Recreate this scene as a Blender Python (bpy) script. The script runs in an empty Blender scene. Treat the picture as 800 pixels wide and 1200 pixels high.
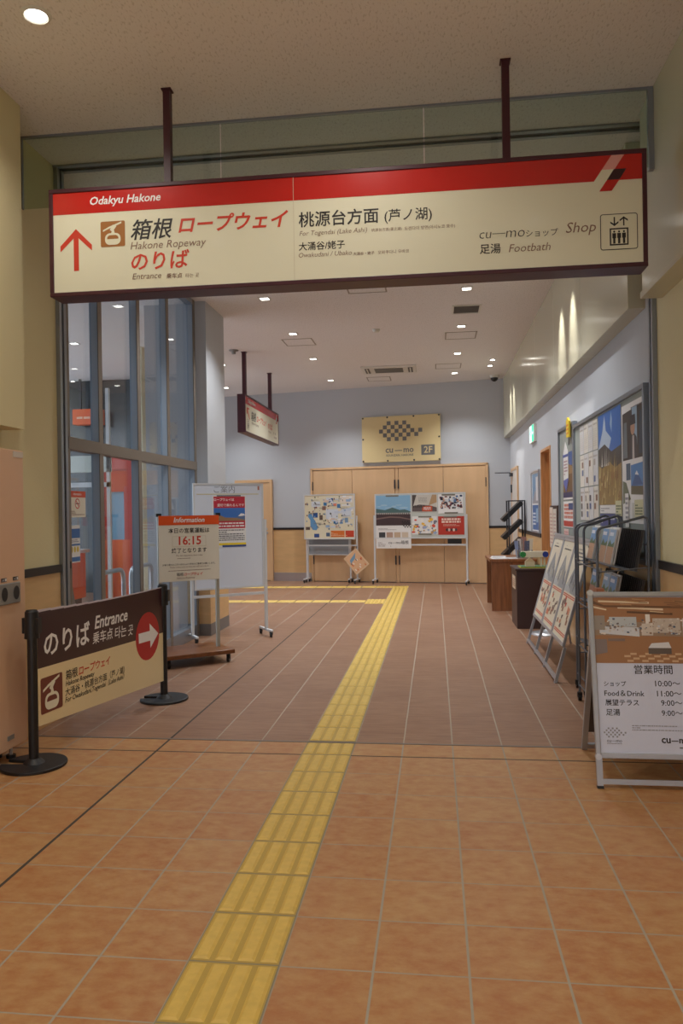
import bpy, math, random
from mathutils import Vector, Matrix
random.seed(7)
S = bpy.context.scene
COL = S.collection

# ------------------------------------------------------------------ camera
YAW, PITCH, ROLL, EYE = 0.12192, -0.00084, 0.01557, 1.45
f0 = Vector((-math.sin(YAW), math.cos(YAW), 0)); r0 = Vector((math.cos(YAW), math.sin(YAW), 0)); u0 = Vector((0, 0, 1))
fw = f0 * math.cos(PITCH) + u0 * math.sin(PITCH)
up = u0 * math.cos(PITCH) - f0 * math.sin(PITCH)
rt = r0 * math.cos(ROLL) - up * math.sin(ROLL)
uu = up * math.cos(ROLL) + r0 * math.sin(ROLL)
cam = bpy.data.cameras.new('camera'); camo = bpy.data.objects.new('camera', cam); COL.objects.link(camo)
M = Matrix((rt, uu, -fw)).transposed().to_4x4(); M.translation = (0, 0, EYE)
camo.matrix_world = M
cam.sensor_fit = 'VERTICAL'; cam.sensor_height = 36; cam.lens = 892.6 / 1200 * 36
cam.clip_start = 0.05; cam.clip_end = 200
S.camera = camo

# ------------------------------------------------------------------ world, exposure
w = bpy.data.worlds.new('world'); S.world = w; w.use_nodes = True
bg = w.node_tree.nodes['Background']
bg.inputs[0].default_value = (0.84, 0.91, 1.0, 1); bg.inputs[1].default_value = 2.5
S.view_settings.view_transform = 'Standard'; S.view_settings.look = 'None'
S.view_settings.gamma = 1; S.view_settings.use_curve_mapping = False
S.view_settings.exposure = 0.0
E_IN, E_NEAR, E_SPOT, E_LEFT = 145.0, 47.0, 150.0, 70.0      # lamp powers: hall, entrance, wall washers, side room
C_IN, C_NEAR = (0.95, 0.98, 1.0), (1.0, 0.96, 0.88)

# ------------------------------------------------------------------ materials
def lin(c):
    o = []
    for v in c[:3]:
        v /= 255.0
        o.append(v / 12.92 if v <= 0.04045 else ((v + 0.055) / 1.055) ** 2.4)
    return (*o, 1)
MATS = {}
def mat(name, c, rough=0.5, metal=0.0, var=0.0, vs=8.0, bump=0.0, bs=200.0, spec=0.5, emit=None, es=0.0, coat=0.0, stretch=None):
    if name in MATS: return MATS[name]
    m = bpy.data.materials.new(name); m.use_nodes = True
    nt = m.node_tree; b = nt.nodes['Principled BSDF']
    col = lin(c)
    b.inputs['Base Color'].default_value = col
    b.inputs['Roughness'].default_value = rough; b.inputs['Metallic'].default_value = metal
    b.inputs['Specular IOR Level'].default_value = spec
    b.inputs['Coat Weight'].default_value = coat; b.inputs['Coat Roughness'].default_value = 0.08
    if emit:
        b.inputs['Emission Color'].default_value = lin(emit); b.inputs['Emission Strength'].default_value = es
    if var or bump:
        tc = nt.nodes.new('ShaderNodeTexCoord'); mp = nt.nodes.new('ShaderNodeMapping')
        nt.links.new(tc.outputs['Object'], mp.inputs[0])
        if stretch: mp.inputs['Scale'].default_value = stretch
    if var:
        n = nt.nodes.new('ShaderNodeTexNoise'); n.inputs['Scale'].default_value = vs; n.inputs['Detail'].default_value = 5
        nt.links.new(mp.outputs[0], n.inputs['Vector'])
        r = nt.nodes.new('ShaderNodeValToRGB')
        r.color_ramp.elements[0].position = 0.3; r.color_ramp.elements[1].position = 0.7
        r.color_ramp.elements[0].color = tuple(max(0, x * (1 - var)) for x in col[:3]) + (1,)
        r.color_ramp.elements[1].color = tuple(min(1, x * (1 + var)) for x in col[:3]) + (1,)
        nt.links.new(n.outputs[0], r.inputs[0]); nt.links.new(r.outputs[0], b.inputs['Base Color'])
    if bump:
        n2 = nt.nodes.new('ShaderNodeTexNoise'); n2.inputs['Scale'].default_value = bs; n2.inputs['Detail'].default_value = 3
        nt.links.new(mp.outputs[0], n2.inputs['Vector'])
        bp = nt.nodes.new('ShaderNodeBump'); bp.inputs['Strength'].default_value = bump; bp.inputs['Distance'].default_value = 0.004
        nt.links.new(n2.outputs[0], bp.inputs['Height']); nt.links.new(bp.outputs[0], b.inputs['Normal'])
    MATS[name] = m
    return m

def glass_mat(name, tint, refl=1.0):
    m = bpy.data.materials.new(name); m.use_nodes = True; nt = m.node_tree
    for n in list(nt.nodes):
        if n.type != 'OUTPUT_MATERIAL': nt.nodes.remove(n)
    out = [n for n in nt.nodes if n.type == 'OUTPUT_MATERIAL'][0]
    tr = nt.nodes.new('ShaderNodeBsdfTransparent'); tr.inputs[0].default_value = lin(tint)
    gl = nt.nodes.new('ShaderNodeBsdfGlossy'); gl.inputs['Roughness'].default_value = 0.01
    gl.inputs[0].default_value = (refl, refl, refl, 1)
    fr = nt.nodes.new('ShaderNodeFresnel')      # same reflectance on both faces of the thin sheet
    ge = nt.nodes.new('ShaderNodeNewGeometry'); mr = nt.nodes.new('ShaderNodeMapRange')
    mr.inputs['To Min'].default_value = 1.45; mr.inputs['To Max'].default_value = 1 / 1.45
    nt.links.new(ge.outputs['Backfacing'], mr.inputs[0]); nt.links.new(mr.outputs[0], fr.inputs[0])
    mx = nt.nodes.new('ShaderNodeMixShader')
    nt.links.new(fr.outputs[0], mx.inputs[0]); nt.links.new(tr.outputs[0], mx.inputs[1]); nt.links.new(gl.outputs[0], mx.inputs[2])
    nt.links.new(mx.outputs[0], out.inputs[0])
    return m

def tile_mat(name, c1, c2, grout, y0, streak, gy, rough):
    """300 mm ceramic floor tiles; joints follow the hall's grid"""
    m = bpy.data.materials.new(name); m.use_nodes = True; nt = m.node_tree; b = nt.nodes['Principled BSDF']
    L = nt.links.new
    def node(t, **k):
        n = nt.nodes.new(t)
        for a, v in k.items(): setattr(n, a, v)
        return n
    def mth(op, a, bb=None):
        n = node('ShaderNodeMath', operation=op)
        for i, x in enumerate((a, bb)):
            if x is None: continue
            if isinstance(x, (int, float)): n.inputs[i].default_value = x
            else: L(x, n.inputs[i])
        return n.outputs[0]
    tc = node('ShaderNodeTexCoord'); sp = node('ShaderNodeSeparateXYZ'); L(tc.outputs['Object'], sp.inputs[0])
    X = mth('DIVIDE', mth('ADD', sp.outputs[0], 0.815), 0.3); Y = mth('DIVIDE', mth('SUBTRACT', sp.outputs[1], y0), 0.3)
    def dist(v): return mth('SUBTRACT', 0.5, mth('ABSOLUTE', mth('SUBTRACT', mth('FRACT', v), 0.5)))
    gx = mth('LESS_THAN', dist(X), 0.0135); gyv = mth('MULTIPLY', mth('LESS_THAN', dist(Y), 0.0100), gy)
    g = mth('MAXIMUM', gx, gyv)
    cell = node('ShaderNodeCombineXYZ'); L(mth('FLOOR', X), cell.inputs[0]); L(mth('FLOOR', Y), cell.inputs[1])
    wn = node('ShaderNodeTexWhiteNoise'); L(cell.outputs[0], wn.inputs['Vector'])
    mp = node('ShaderNodeMapping'); mp.inputs['Scale'].default_value = streak; L(tc.outputs['Object'], mp.inputs[0])
    off = node('ShaderNodeVectorMath', operation='ADD'); L(mp.outputs[0], off.inputs[0]); L(wn.outputs['Color'], off.inputs[1])
    n1 = node('ShaderNodeTexNoise'); n1.inputs['Scale'].default_value = 10; n1.inputs['Detail'].default_value = 7; n1.inputs['Roughness'].default_value = 0.65
    L(off.outputs[0], n1.inputs['Vector'])
    f = mth('ADD', mth('MULTIPLY', mth('SUBTRACT', n1.outputs[0], 0.5), 2.4), mth('ADD', 0.38, mth('MULTIPLY', wn.outputs['Value'], 0.24)))
    mix = node('ShaderNodeMix', data_type='RGBA'); L(f, mix.inputs[0]); mix.inputs[6].default_value = lin(c1); mix.inputs[7].default_value = lin(c2)
    mg = node('ShaderNodeMix', data_type='RGBA'); L(g, mg.inputs[0]); L(mix.outputs[2], mg.inputs[6]); mg.inputs[7].default_value = lin(grout)
    L(mg.outputs[2], b.inputs['Base Color'])
    rr = mth('ADD', rough, mth('MULTIPLY', g, 0.3)); L(rr, b.inputs['Roughness'])
    bp = node('ShaderNodeBump'); bp.inputs['Strength'].default_value = 0.35; bp.inputs['Distance'].default_value = 0.003
    L(mth('SUBTRACT', mth('MULTIPLY', n1.outputs[0], 0.3), g), bp.inputs['Height']); L(bp.outputs[0], b.inputs['Normal'])
    return m

def ceiling_mat(name, c, cd):
    m = bpy.data.materials.new(name); m.use_nodes = True; nt = m.node_tree; b = nt.nodes['Principled BSDF']; L = nt.links.new
    tc = nt.nodes.new('ShaderNodeTexCoord'); mp = nt.nodes.new('ShaderNodeMapping'); mp.inputs['Scale'].default_value = (2.6, 1, 1)
    mp.inputs['Rotation'].default_value = (0, 0, 0.25)
    L(tc.outputs['Object'], mp.inputs[0])
    n = nt.nodes.new('ShaderNodeTexNoise'); n.inputs['Scale'].default_value = 34; n.inputs['Detail'].default_value = 2; L(mp.outputs[0], n.inputs['Vector'])
    r = nt.nodes.new('ShaderNodeValToRGB'); r.color_ramp.elements[0].position = 0.33; r.color_ramp.elements[1].position = 0.44
    r.color_ramp.elements[0].color = lin(cd); r.color_ramp.elements[1].color = lin(c)
    L(n.outputs[0], r.inputs[0]); L(r.outputs[0], b.inputs['Base Color'])
    bp = nt.nodes.new('ShaderNodeBump'); bp.inputs['Strength'].default_value = 0.4; bp.inputs['Distance'].default_value = 0.004
    L(n.outputs[0], bp.inputs['Height']); L(bp.outputs[0], b.inputs['Normal'])
    b.inputs['Roughness'].default_value = 0.9
    return m

def wood_mat(name, c, dark=0.8, scale=(18, 18, 1.4), rough=0.4):
    return mat(name, c, rough=rough, var=1 - dark, vs=2.2, stretch=scale)

TILE_O = tile_mat('orange_tile', (164, 106, 62), (182, 142, 94), (158, 148, 132), 2.387, (1.3, 2.0, 1), 1.0, 0.42)
TILE_B = tile_mat('brown_tile', (124, 86, 64), (152, 116, 90), (164, 150, 132), 2.487, (0.5, 3.2, 1), 0.25, 0.42)
CEIL = ceiling_mat('ceiling_board', (228, 224, 223), (206, 201, 198))
YW = mat('yellow_wall', (216, 205, 164), 0.75, bump=0.25, bs=60)
GW = mat('grey_wall', (185, 188, 193), 0.8, bump=0.15, bs=60)
CREAM = mat('cream_panel', (196, 192, 168), 0.16, spec=0.5)
WAINS = mat('beige_wainscot', (212, 174, 124), 0.35, var=0.06, vs=3, stretch=(1, 1, 6))
BLK = mat('black_trim', (30, 26, 26), 0.4)
ALU = mat('aluminium', (150, 156, 165), 0.35, metal=0.7)
ALUB = mat('blue_aluminium', (150, 162, 176), 0.4, metal=0.2)
BRZ = mat('bronze_transom', (126, 116, 106), 0.45, metal=0.2)
STEEL = mat('stainless', (200, 202, 206), 0.35, metal=0.8)
DARKST = mat('dark_steel', (64, 66, 72), 0.4, metal=0.6)
TUBE = mat('grey_tube', (104, 108, 116), 0.4, metal=0.5)
GLASS = glass_mat('clear_glass', (240, 246, 250), 0.8)
SMOKE = glass_mat('barrier_glass', (226, 234, 226))
PEACH = mat('peach_door', (216, 178, 136), 0.35, var=0.05, vs=2, stretch=(4, 4, .6))
GOLD = mat('gold_panel', (222, 202, 152), 0.35)
LOGOG = mat('logo_grey', (112, 112, 112), 0.5)
MAROON = mat('maroon_frame', (66, 22, 34), 0.4)
RED = mat('sign_red', (192, 34, 28), 0.25, coat=0.2)
SCREAM = mat('sign_cream', (226, 222, 198), 0.3, coat=0.2)
INK = mat('ink_black', (34, 28, 26), 0.5)
INKBR = mat('ink_brown', (126, 92, 74), 0.5)
INKRED = mat('ink_red', (205, 58, 34), 0.5)
WHITE = mat('paint_white', (232, 230, 228), 0.5)
OFFW = mat('off_white', (214, 212, 204), 0.5)
ICONB = mat('icon_brown', (160, 104, 52), 0.4)
ICOND = mat('icon_dark_brown', (112, 52, 36), 0.4)
BMAR = mat('banner_maroon', (52, 20, 24), 0.28, coat=0.15)
BCREAM = mat('banner_cream', (226, 206, 160), 0.35)
BPLAS = mat('black_plastic', (24, 24, 26), 0.45)
ORANGE = mat('sign_orange', (226, 84, 28), 0.4)
ICREAM = mat('info_cream', (226, 220, 204), 0.45)
WOODB = wood_mat('brown_wood', (132, 84, 50), 0.72, rough=0.35)
WOODR = wood_mat('red_brown_wood', (116, 70, 40), 0.75, scale=(2, 16, 16), rough=0.3)
DKBR = mat('dark_brown_laminate', (58, 36, 34), 0.4)
DKWOOD = wood_mat('door_wood', (200, 148, 98), 0.8)
MACH = mat('machine_peach', (214, 174, 142), 0.4)
POSTG = mat('post_grey', (170, 166, 154), .45, metal=.2)
GREYP = mat('grey_plastic', (132, 130, 126), 0.45)
WB = mat('whiteboard_face', (212, 218, 230), 0.18, coat=0.3)
ABW = mat('a_board_face', (204, 211, 232), 0.18, coat=0.3)
WFR = mat('white_metal', (206, 208, 210), 0.4, metal=0.1)
SILV = mat('silver_frame', (176, 180, 188), 0.3, metal=0.6)
BOARD = mat('board_grey', (150, 156, 150), 0.85)
PAPER = mat('paper', (226, 224, 222), 0.6)
YEL = mat('tactile_yellow', (206, 172, 84), 0.5, var=0.08, vs=30)
YELB = mat('tactile_joint', (138, 126, 100), 0.7)
YELG = mat('tactile_yellow_groove', (176, 146, 66), 0.55)
REDST = mat('red_steel', (196, 66, 50), 0.45)
ORST = mat('orange_steel', (232, 98, 40), 0.45)
BLUEW = mat('blue_panel', (120, 170, 200), 0.3)
LAMP = mat('lamp_diffuser', (255, 252, 244), 0.5, emit=(255, 250, 240), es=9)
LAMPN = mat('lamp_round', (255, 252, 244), 0.5, emit=(255, 250, 238), es=14)
EXITG = mat('exit_green', (60, 200, 160), 0.5, emit=(70, 210, 170), es=0.9)
EXITW = mat('exit_white', (230, 245, 240), 0.5, emit=(230, 250, 240), es=0.9)
DGLASS = mat('dark_glazing', (58, 62, 64), 0.12)
def cm(r, g, b_, rough=0.45): return mat('print_%d_%d_%d' % (r, g, b_), (r, g, b_), rough)

# ------------------------------------------------------------------ mesh helpers
class Fr:
    """a flat face: origin, right and up seen from its front; n is towards the viewer"""
    def __init__(s, O, U, V=(0, 0, 1)):
        s.O = Vector(O); s.U = Vector(U).normalized(); s.V = Vector(V).normalized(); s.N = s.U.cross(s.V).normalized()
    def p(s, u, v, n=0): return s.O + s.U * u + s.V * v + s.N * n
    def sub(s, u, v, n=0): return Fr(s.p(u, v, n), s.U, s.V)
XYZ = Fr((0, 0, 0), (1, 0, 0), (0, 0, 1))

TXT = {}
def text_geo(s, bold, shear):
    k = (s, bold, shear)
    if k in TXT: return TXT[k]
    c = bpy.data.curves.new('lettering_curve', 'FONT'); c.body = s; c.size = 1; c.offset = bold; c.shear = shear; c.fill_mode = 'FRONT'
    c.resolution_u = 2
    o = bpy.data.objects.new('lettering_tmp', c); COL.objects.link(o)
    dg = bpy.context.evaluated_depsgraph_get(); dg.update()
    me = bpy.data.meshes.new_from_object(o.evaluated_get(dg))
    vs = [(v.co.x, v.co.y) for v in me.vertices]; fs = [tuple(p.vertices) for p in me.polygons]
    bpy.data.objects.remove(o); bpy.data.curves.remove(c); bpy.data.meshes.remove(me)
    x0 = min(v[0] for v in vs); x1 = max(v[0] for v in vs)
    TXT[k] = (vs, fs, x0, x1)
    return TXT[k]

class MB:
    def __init__(s): s.v = []; s.f = []; s.m = []; s.ms = []; s.sm = []
    def mi(s, m):
        if m not in s.ms: s.ms.append(m)
        return s.ms.index(m)
    def add(s, vs, fs, m, smooth=False):
        b = len(s.v); s.v += [Vector(v) for v in vs]; i = s.mi(m)
        for f in fs: s.f.append(tuple(b + k for k in f)); s.m.append(i); s.sm.append(smooth)
        return s
    def poly(s, pts, m): return s.add(pts, [tuple(range(len(pts)))], m)
    def hexa(s, p, m):   # 8 points: bottom ring 0-3, top ring 4-7
        c = sum((Vector(q) for q in p), Vector()) / 8
        fs = [(0, 3, 2, 1), (4, 5, 6, 7), (0, 1, 5, 4), (1, 2, 6, 5), (2, 3, 7, 6), (3, 0, 4, 7)]
        out = []
        for f in fs:
            q = [Vector(p[i]) for i in f]; n = (q[1] - q[0]).cross(q[2] - q[0]); ctr = sum(q, Vector()) / 4
            out.append(f if n.dot(ctr - c) >= 0 else tuple(reversed(f)))
        return s.add(p, out, m)
    def box(s, x0, x1, y0, y1, z0, z1, m):
        return s.hexa([(x0, y0, z0), (x1, y0, z0), (x1, y1, z0), (x0, y1, z0), (x0, y0, z1), (x1, y0, z1), (x1, y1, z1), (x0, y1, z1)], m)
    def fbox(s, fr, u0, u1, v0, v1, n0, n1, m):
        return s.hexa([fr.p(u0, v0, n0), fr.p(u1, v0, n0), fr.p(u1, v0, n1), fr.p(u0, v0, n1), fr.p(u0, v1, n0), fr.p(u1, v1, n0), fr.p(u1, v1, n1), fr.p(u0, v1, n1)], m)
    def bar(s, a, b, w, d, m, side=(0, 0, 1)):
        a, b = Vector(a), Vector(b); t = (b - a).normalized(); sd = Vector(side)
        if abs(t.dot(sd)) > 0.95: sd = Vector((1, 0, 0))
        x = t.cross(sd).normalized() * w / 2; y = t.cross(x).normalized() * d / 2
        return s.hexa([a - x - y, a + x - y, a + x + y, a - x + y, b - x - y, b + x - y, b + x + y, b - x + y], m)
    def prism(s, fr, pts, n0, n1, m):
        k = len(pts)
        ar = sum(pts[i][0] * pts[(i + 1) % k][1] - pts[(i + 1) % k][0] * pts[i][1] for i in range(k))
        if ar < 0: pts = list(reversed(pts))
        vs = [fr.p(u, v, n0) for u, v in pts] + [fr.p(u, v, n1) for u, v in pts]
        fs = [tuple(range(k - 1, -1, -1)), tuple(range(k, 2 * k))] + [(i, (i + 1) % k, k + (i + 1) % k, k + i) for i in range(k)]
        return s.add(vs, fs, m)
    def fp(s, fr, pts, n, m):    # flat print polygon
        k = len(pts); ar = sum(pts[i][0] * pts[(i + 1) % k][1] - pts[(i + 1) % k][0] * pts[i][1] for i in range(k))
        if ar < 0: pts = list(reversed(pts))
        return s.poly([fr.p(u, v, n) for u, v in pts], m)
    def fr_(s, fr, u0, v0, u1, v1, n, m): return s.fp(fr, [(u0, v0), (u1, v0), (u1, v1), (u0, v1)], n, m)
    def cyl(s, a, b, r0, m, r1=None, seg=16, cap=True):
        a, b = Vector(a), Vector(b); r1 = r0 if r1 is None else r1
        t = (b - a).normalized(); x = t.orthogonal().normalized(); y = t.cross(x)
        A = [a + (x * math.cos(2 * math.pi * i / seg) + y * math.sin(2 * math.pi * i / seg)) * r0 for i in range(seg)]
        B = [b + (x * math.cos(2 * math.pi * i / seg) + y * math.sin(2 * math.pi * i / seg)) * r1 for i in range(seg)]
        s.add(A + B, [(i, (i + 1) % seg, seg + (i + 1) % seg, seg + i) for i in range(seg)], m, True)
        if cap:
            s.add(A, [tuple(range(seg - 1, -1, -1))], m); s.add(B, [tuple(range(seg))], m)
        return s
    def lathe(s, c, prof, m, seg=24):   # profile of (r, z), axis z
        c = Vector(c); n = len(prof); vs = []
        for r, z in prof:
            for i in range(seg):
                a = 2 * math.pi * i / seg; vs.append(c + Vector((r * math.cos(a), r * math.sin(a), z)))
        fs = [(j * seg + i, j * seg + (i + 1) % seg, (j + 1) * seg + (i + 1) % seg, (j + 1) * seg + i) for j in range(n - 1) for i in range(seg)]
        s.add(vs, fs, m, True)
        s.add(vs[:seg], [tuple(range(seg - 1, -1, -1))], m); s.add(vs[-seg:], [tuple(range(seg))], m)
        return s
    def tube(s, pts, r, m, seg=8):
        pts = [Vector(p) for p in pts]; rings = []; x = None
        for i, p in enumerate(pts):
            t = (pts[min(i + 1, len(pts) - 1)] - pts[max(i - 1, 0)]).normalized()
            x = t.orthogonal().normalized() if x is None else (x - t * x.dot(t)).normalized()
            y = t.cross(x); rings.append([p + (x * math.cos(2 * math.pi * k / seg) + y * math.sin(2 * math.pi * k / seg)) * r for k in range(seg)])
        vs = [q for g in rings for q in g]
        fs = [(j * seg + i, j * seg + (i + 1) % seg, (j + 1) * seg + (i + 1) % seg, (j + 1) * seg + i) for j in range(len(pts) - 1) for i in range(seg)]
        s.add(vs, fs, m, True); s.add(rings[0], [tuple(range(seg - 1, -1, -1))], m); s.add(rings[-1], [tuple(range(seg))], m)
        return s
    def text(s, fr, t, u, v, w, n, m, bold=0.0, shear=0.0, sy=1.0):
        vs, fs, x0, x1 = text_geo(t, bold, shear); k = w / (x1 - x0)
        return s.add([fr.p(u + (x - x0) * k, v + y * k * sy, n) for x, y in vs], fs, m)
    def dashes(s, fr, u0, u1, v0, v1, rows, n, m, fill=0.5):
        """print too small to read in the photograph: rows of short strokes"""
        h = (v1 - v0) / rows
        for i in range(rows):
            v = v1 - (i + 0.5) * h; u = u0
            while u < u1:
                L = random.uniform(0.4, 1.8) * h
                s.fr_(fr, u, v - h * fill / 2, min(u1, u + L), v + h * fill / 2, n, m); u += L + h * 0.25
                if random.random() < 0.05: break
        return s
    def build(s, name, parent=None, label=None, cat=None, group=None, kind=None, bevel=0.0, origin=None):
        off = Vector()
        q = parent
        while q is not None: off += q.location; q = q.parent
        if parent is None:
            if origin is not None: off = Vector(origin)
            elif kind != 'structure':
                lo = [min(v[i] for v in s.v) for i in range(3)]; hi = [max(v[i] for v in s.v) for i in range(3)]
                off = Vector(((lo[0] + hi[0]) / 2, (lo[1] + hi[1]) / 2, lo[2]))
        me = bpy.data.meshes.new(name); me.from_pydata([v - off for v in s.v], [], s.f)
        for m in s.ms: me.materials.append(m)
        me.polygons.foreach_set('material_index', s.m); me.polygons.foreach_set('use_smooth', s.sm); me.update()
        o = bpy.data.objects.new(name, me); COL.objects.link(o)
        if parent is not None: o.parent = parent
        elif not (kind == 'structure' and origin is None): o.location = off
        if bevel:
            b = o.modifiers.new('bevel', 'BEVEL'); b.width = bevel; b.segments = 2; b.limit_method = 'ANGLE'; b.angle_limit = math.radians(50)
        tag(o, label, cat, group, kind)
        return o
def tag(o, label=None, cat=None, group=None, kind=None):
    if label: o['label'] = label
    if cat: o['category'] = cat
    if group: o['group'] = group
    if kind: o['kind'] = kind
    return o
def thing(name, loc, label, cat, group=None):
    o = bpy.data.objects.new(name, None); COL.objects.link(o); o.location = loc; o.empty_display_size = 0.1
    return tag(o, label, cat, group)
def copy_tree(o, parent=None):
    c = o.copy(); COL.objects.link(c)
    if parent is not None: c.parent = parent
    for ch in list(o.children): copy_tree(ch, c)
    return c
def struct(mb, name, bevel=0): return mb.build(name, kind='structure', bevel=bevel)
def lamp(name, kind, loc, energy, color, parent=None, size=0.06, spot=2.2, blend=0.6, aim=None):
    l = bpy.data.lights.new(name, kind); l.energy = energy; l.color = color
    if kind == 'SPOT': l.spot_size = spot; l.spot_blend = blend; l.shadow_soft_size = size
    if kind == 'AREA': l.size = size
    o = bpy.data.objects.new(name, l); COL.objects.link(o)
    loc = Vector(loc)
    if parent is not None: o.parent = parent; loc = loc - parent.location
    o.location = loc
    if aim is not None: o.rotation_euler = Vector(aim).to_track_quat('-Z', 'Y').to_euler()
    return o
# ------------------------------------------------------------------ large structure
CZ = 3.97; XL, XR = -2.80, 1.46; TH = 4.735
SL = -0.185
FW = Fr((0, 15.255, 0), (1, SL, 0))          # far wall, seen from the hall
def fy(x): return 15.255 + SL * x
b = MB(); b.poly([(-3.4, -4, 0), (2.2, -4, 0), (2.2, TH, 0), (-3.4, TH, 0)], TILE_O)
b.poly([(-8.5, TH, 0), (2.2, TH, 0), (2.2, 17.5, 0), (-8.5, 17.5, 0)], TILE_B); struct(b, 'floor')
b = MB(); b.box(-2.79, 1.45, TH - 0.01, TH + 0.01, -0.01, 0.003, mat('threshold_metal', (130, 120, 112), 0.4, metal=0.6)); struct(b, 'trim_1')
b = MB(); b.box(-1.722, -1.708, -4, 15.5, -0.01, 0.0006, mat('joint_seal', (62, 54, 46), 0.7))
b.box(-2.79, 1.45, 4.481, 4.493, -0.01, 0.0006, MATS['joint_seal']); struct(b, 'trim_2')
b = MB(); b.box(-8.5, 2.2, -4, 17.5, CZ, CZ + 0.1, CEIL); struct(b, 'ceiling')
# right wall
b = MB(); b.box(XR, XR + 0.3, -4, 5.2, 0, CZ, YW); b.box(XR, XR + 0.3, 5.2, 9.87, 0, CZ, GW); b.box(XR, XR + 0.3, 10.71, 15.2, 0, CZ, GW); b.box(XR, XR + 0.3, 9.87, 10.71, 2.23, CZ, GW); struct(b, 'wall_right')
b = MB(); b.box(XR - 0.012, XR + 0.01, -4, 5.17, 0.0, 1.045, WAINS); b.box(XR - 0.012, XR + 0.01, 5.3, 9.86, 0.0, 1.045, WAINS)
b.box(XR - 0.012, XR + 0.01, 10.72, 13.55, 0.0, 1.045, WAINS); struct(b, 'trim_3')
b = MB(); b.box(XR - 0.022, XR + 0.01, -4, 5.17, 1.045, 1.10, BLK); b.box(XR - 0.022, XR + 0.01, 5.3, 9.86, 1.045, 1.10, BLK)
b.box(XR - 0.022, XR + 0.01, 10.72, 13.55, 1.045, 1.10, BLK); struct(b, 'trim_4')
# cream bulkheads along the right wall, panel joints as grooves
b = MB()
ys = [5.47, 7.15, 8.75, 10.35, 11.95, 13.55, 15.0]
for a, c in zip(ys, ys[1:]): b.box(1.345, XR + 0.02, a + 0.003, c - 0.003, 2.82, CZ, CREAM)
b.box(1.352, XR + 0.02, 5.48, 15.0, 2.83, CZ, CREAM); struct(b, 'wall_bulkhead', 0.004)
b = MB()
for a, c in zip([-4, -1.0, 0.6, 2.2, 3.8], [-1.0, 0.6, 2.2, 3.8, 5.07]): b.box(1.335, XR + 0.02, a + 0.003, c - 0.003, 2.815, CZ, CREAM)
b.box(1.325, XR + 0.02, -4, 5.08, 2.78, 2.822, CREAM); b.box(1.342, XR + 0.02, -4, 5.06, 2.83, CZ, CREAM); struct(b, 'wall_bulkhead_near', 0.004)
# left wall by the entrance and its bulkhead
b = MB(); b.box(XL - 0.3, -2.69, -4, 5.22, 0, CZ, YW); b.box(XL - 0.3, XL, 5.22, 5.56, 0, CZ, GW); struct(b, 'wall_left')
b = MB(); b.box(XL - 0.02, -2.49, -4, 4.41, 1.982, CZ - 0.001, YW); struct(b, 'wall_bulkhead_left')
b = MB(); b.box(-2.70, -2.678, -4, 5.19, 0, 1.045, WAINS); b.box(XL - 0.01, XL + 0.012, 5.3, 5.56, 0, 1.045, WAINS); struct(b, 'trim_5')
b = MB(); b.box(-2.70, -2.668, -4, 5.19, 1.045, 1.10, BLK); b.box(XL - 0.01, XL + 0.022, 5.3, 5.56, 1.045, 1.10, BLK); struct(b, 'trim_6')
# unseen wall added behind the viewer, narrowing the entrance opening to cut daylight
b = MB(); b.box(-3.1, -1.9, -4.2, -4.0, 0, CZ, YW); b.box(.8, 1.76, -4.2, -4.0, 0, CZ, YW); b.box(-1.9, .8, -4.2, -4.0, 2.7, CZ, YW); struct(b, 'wall_back_light_block')
# roller-shutter guide rails and ceiling slot
def guide(x0, x1, nm):
    b = MB(); b.box(x0, x1, 5.20, 5.235, 0, CZ, ALU); b.box(x0, x1, 5.265, 5.30, 0, CZ, ALU)
    b.box(x0 + (0.025 if x0 > 0 else 0), x1 - (0.025 if x0 < 0 else 0), 5.235, 5.265, 0, CZ, BLK); struct(b, nm)
guide(-2.81, -2.66, 'trim_7'); guide(XR - 0.03, XR + 0.02, 'trim_8')
b = MB(); b.box(XL, XR, 5.19, 5.225, CZ - 0.012, CZ + 0.02, ALU); b.box(XL, XR, 5.225, 5.275, CZ - 0.004, CZ + 0.02, BLK); b.box(XL, XR, 5.275, 5.31, CZ - 0.012, CZ + 0.02, ALU); struct(b, 'trim_9')
# far wall, wing wall, pillar
b = MB(); b.fbox(FW, -8.3, 1.66, 0, CZ, -0.3, 0, GW); struct(b, 'wall_far')
b = MB()
for u0_, u1_ in ((-3.46, -2.57), (1.035, 1.47)): b.fbox(FW, u0_, u1_, 0.0, 1.08, -0.01, 0.012, WAINS)
struct(b, 'trim_10')
b = MB()
for u0_, u1_ in ((-3.46, -2.57), (1.035, 1.47)): b.fbox(FW, u0_, u1_, 1.08, 1.125, -0.01, 0.022, BLK)
struct(b, 'trim_11')
b = MB(); b.fbox(FW, -3.46, -2.57, 0, 0.178, -0.01, 0.02, STEEL); struct(b, 'baseboard_far')
b = MB(); b.box(-2.93, -2.665, 8.78, 9.56, 0, CZ, GW); struct(b, 'wall_pillar')
b = MB(); b.box(-2.935, -2.655, 8.77, 9.57, 0.14, 1.05, WAINS); struct(b, 'trim_12')
b = MB(); b.box(-2.94, -2.65, 8.765, 9.575, 1.05, 1.10, BLK); struct(b, 'trim_13')
b = MB(); b.box(-2.937, -2.652, 8.767, 9.573, 0, 0.14, mat('base_grey', (120, 116, 114), 0.5)); struct(b, 'baseboard_pillar')
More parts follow.
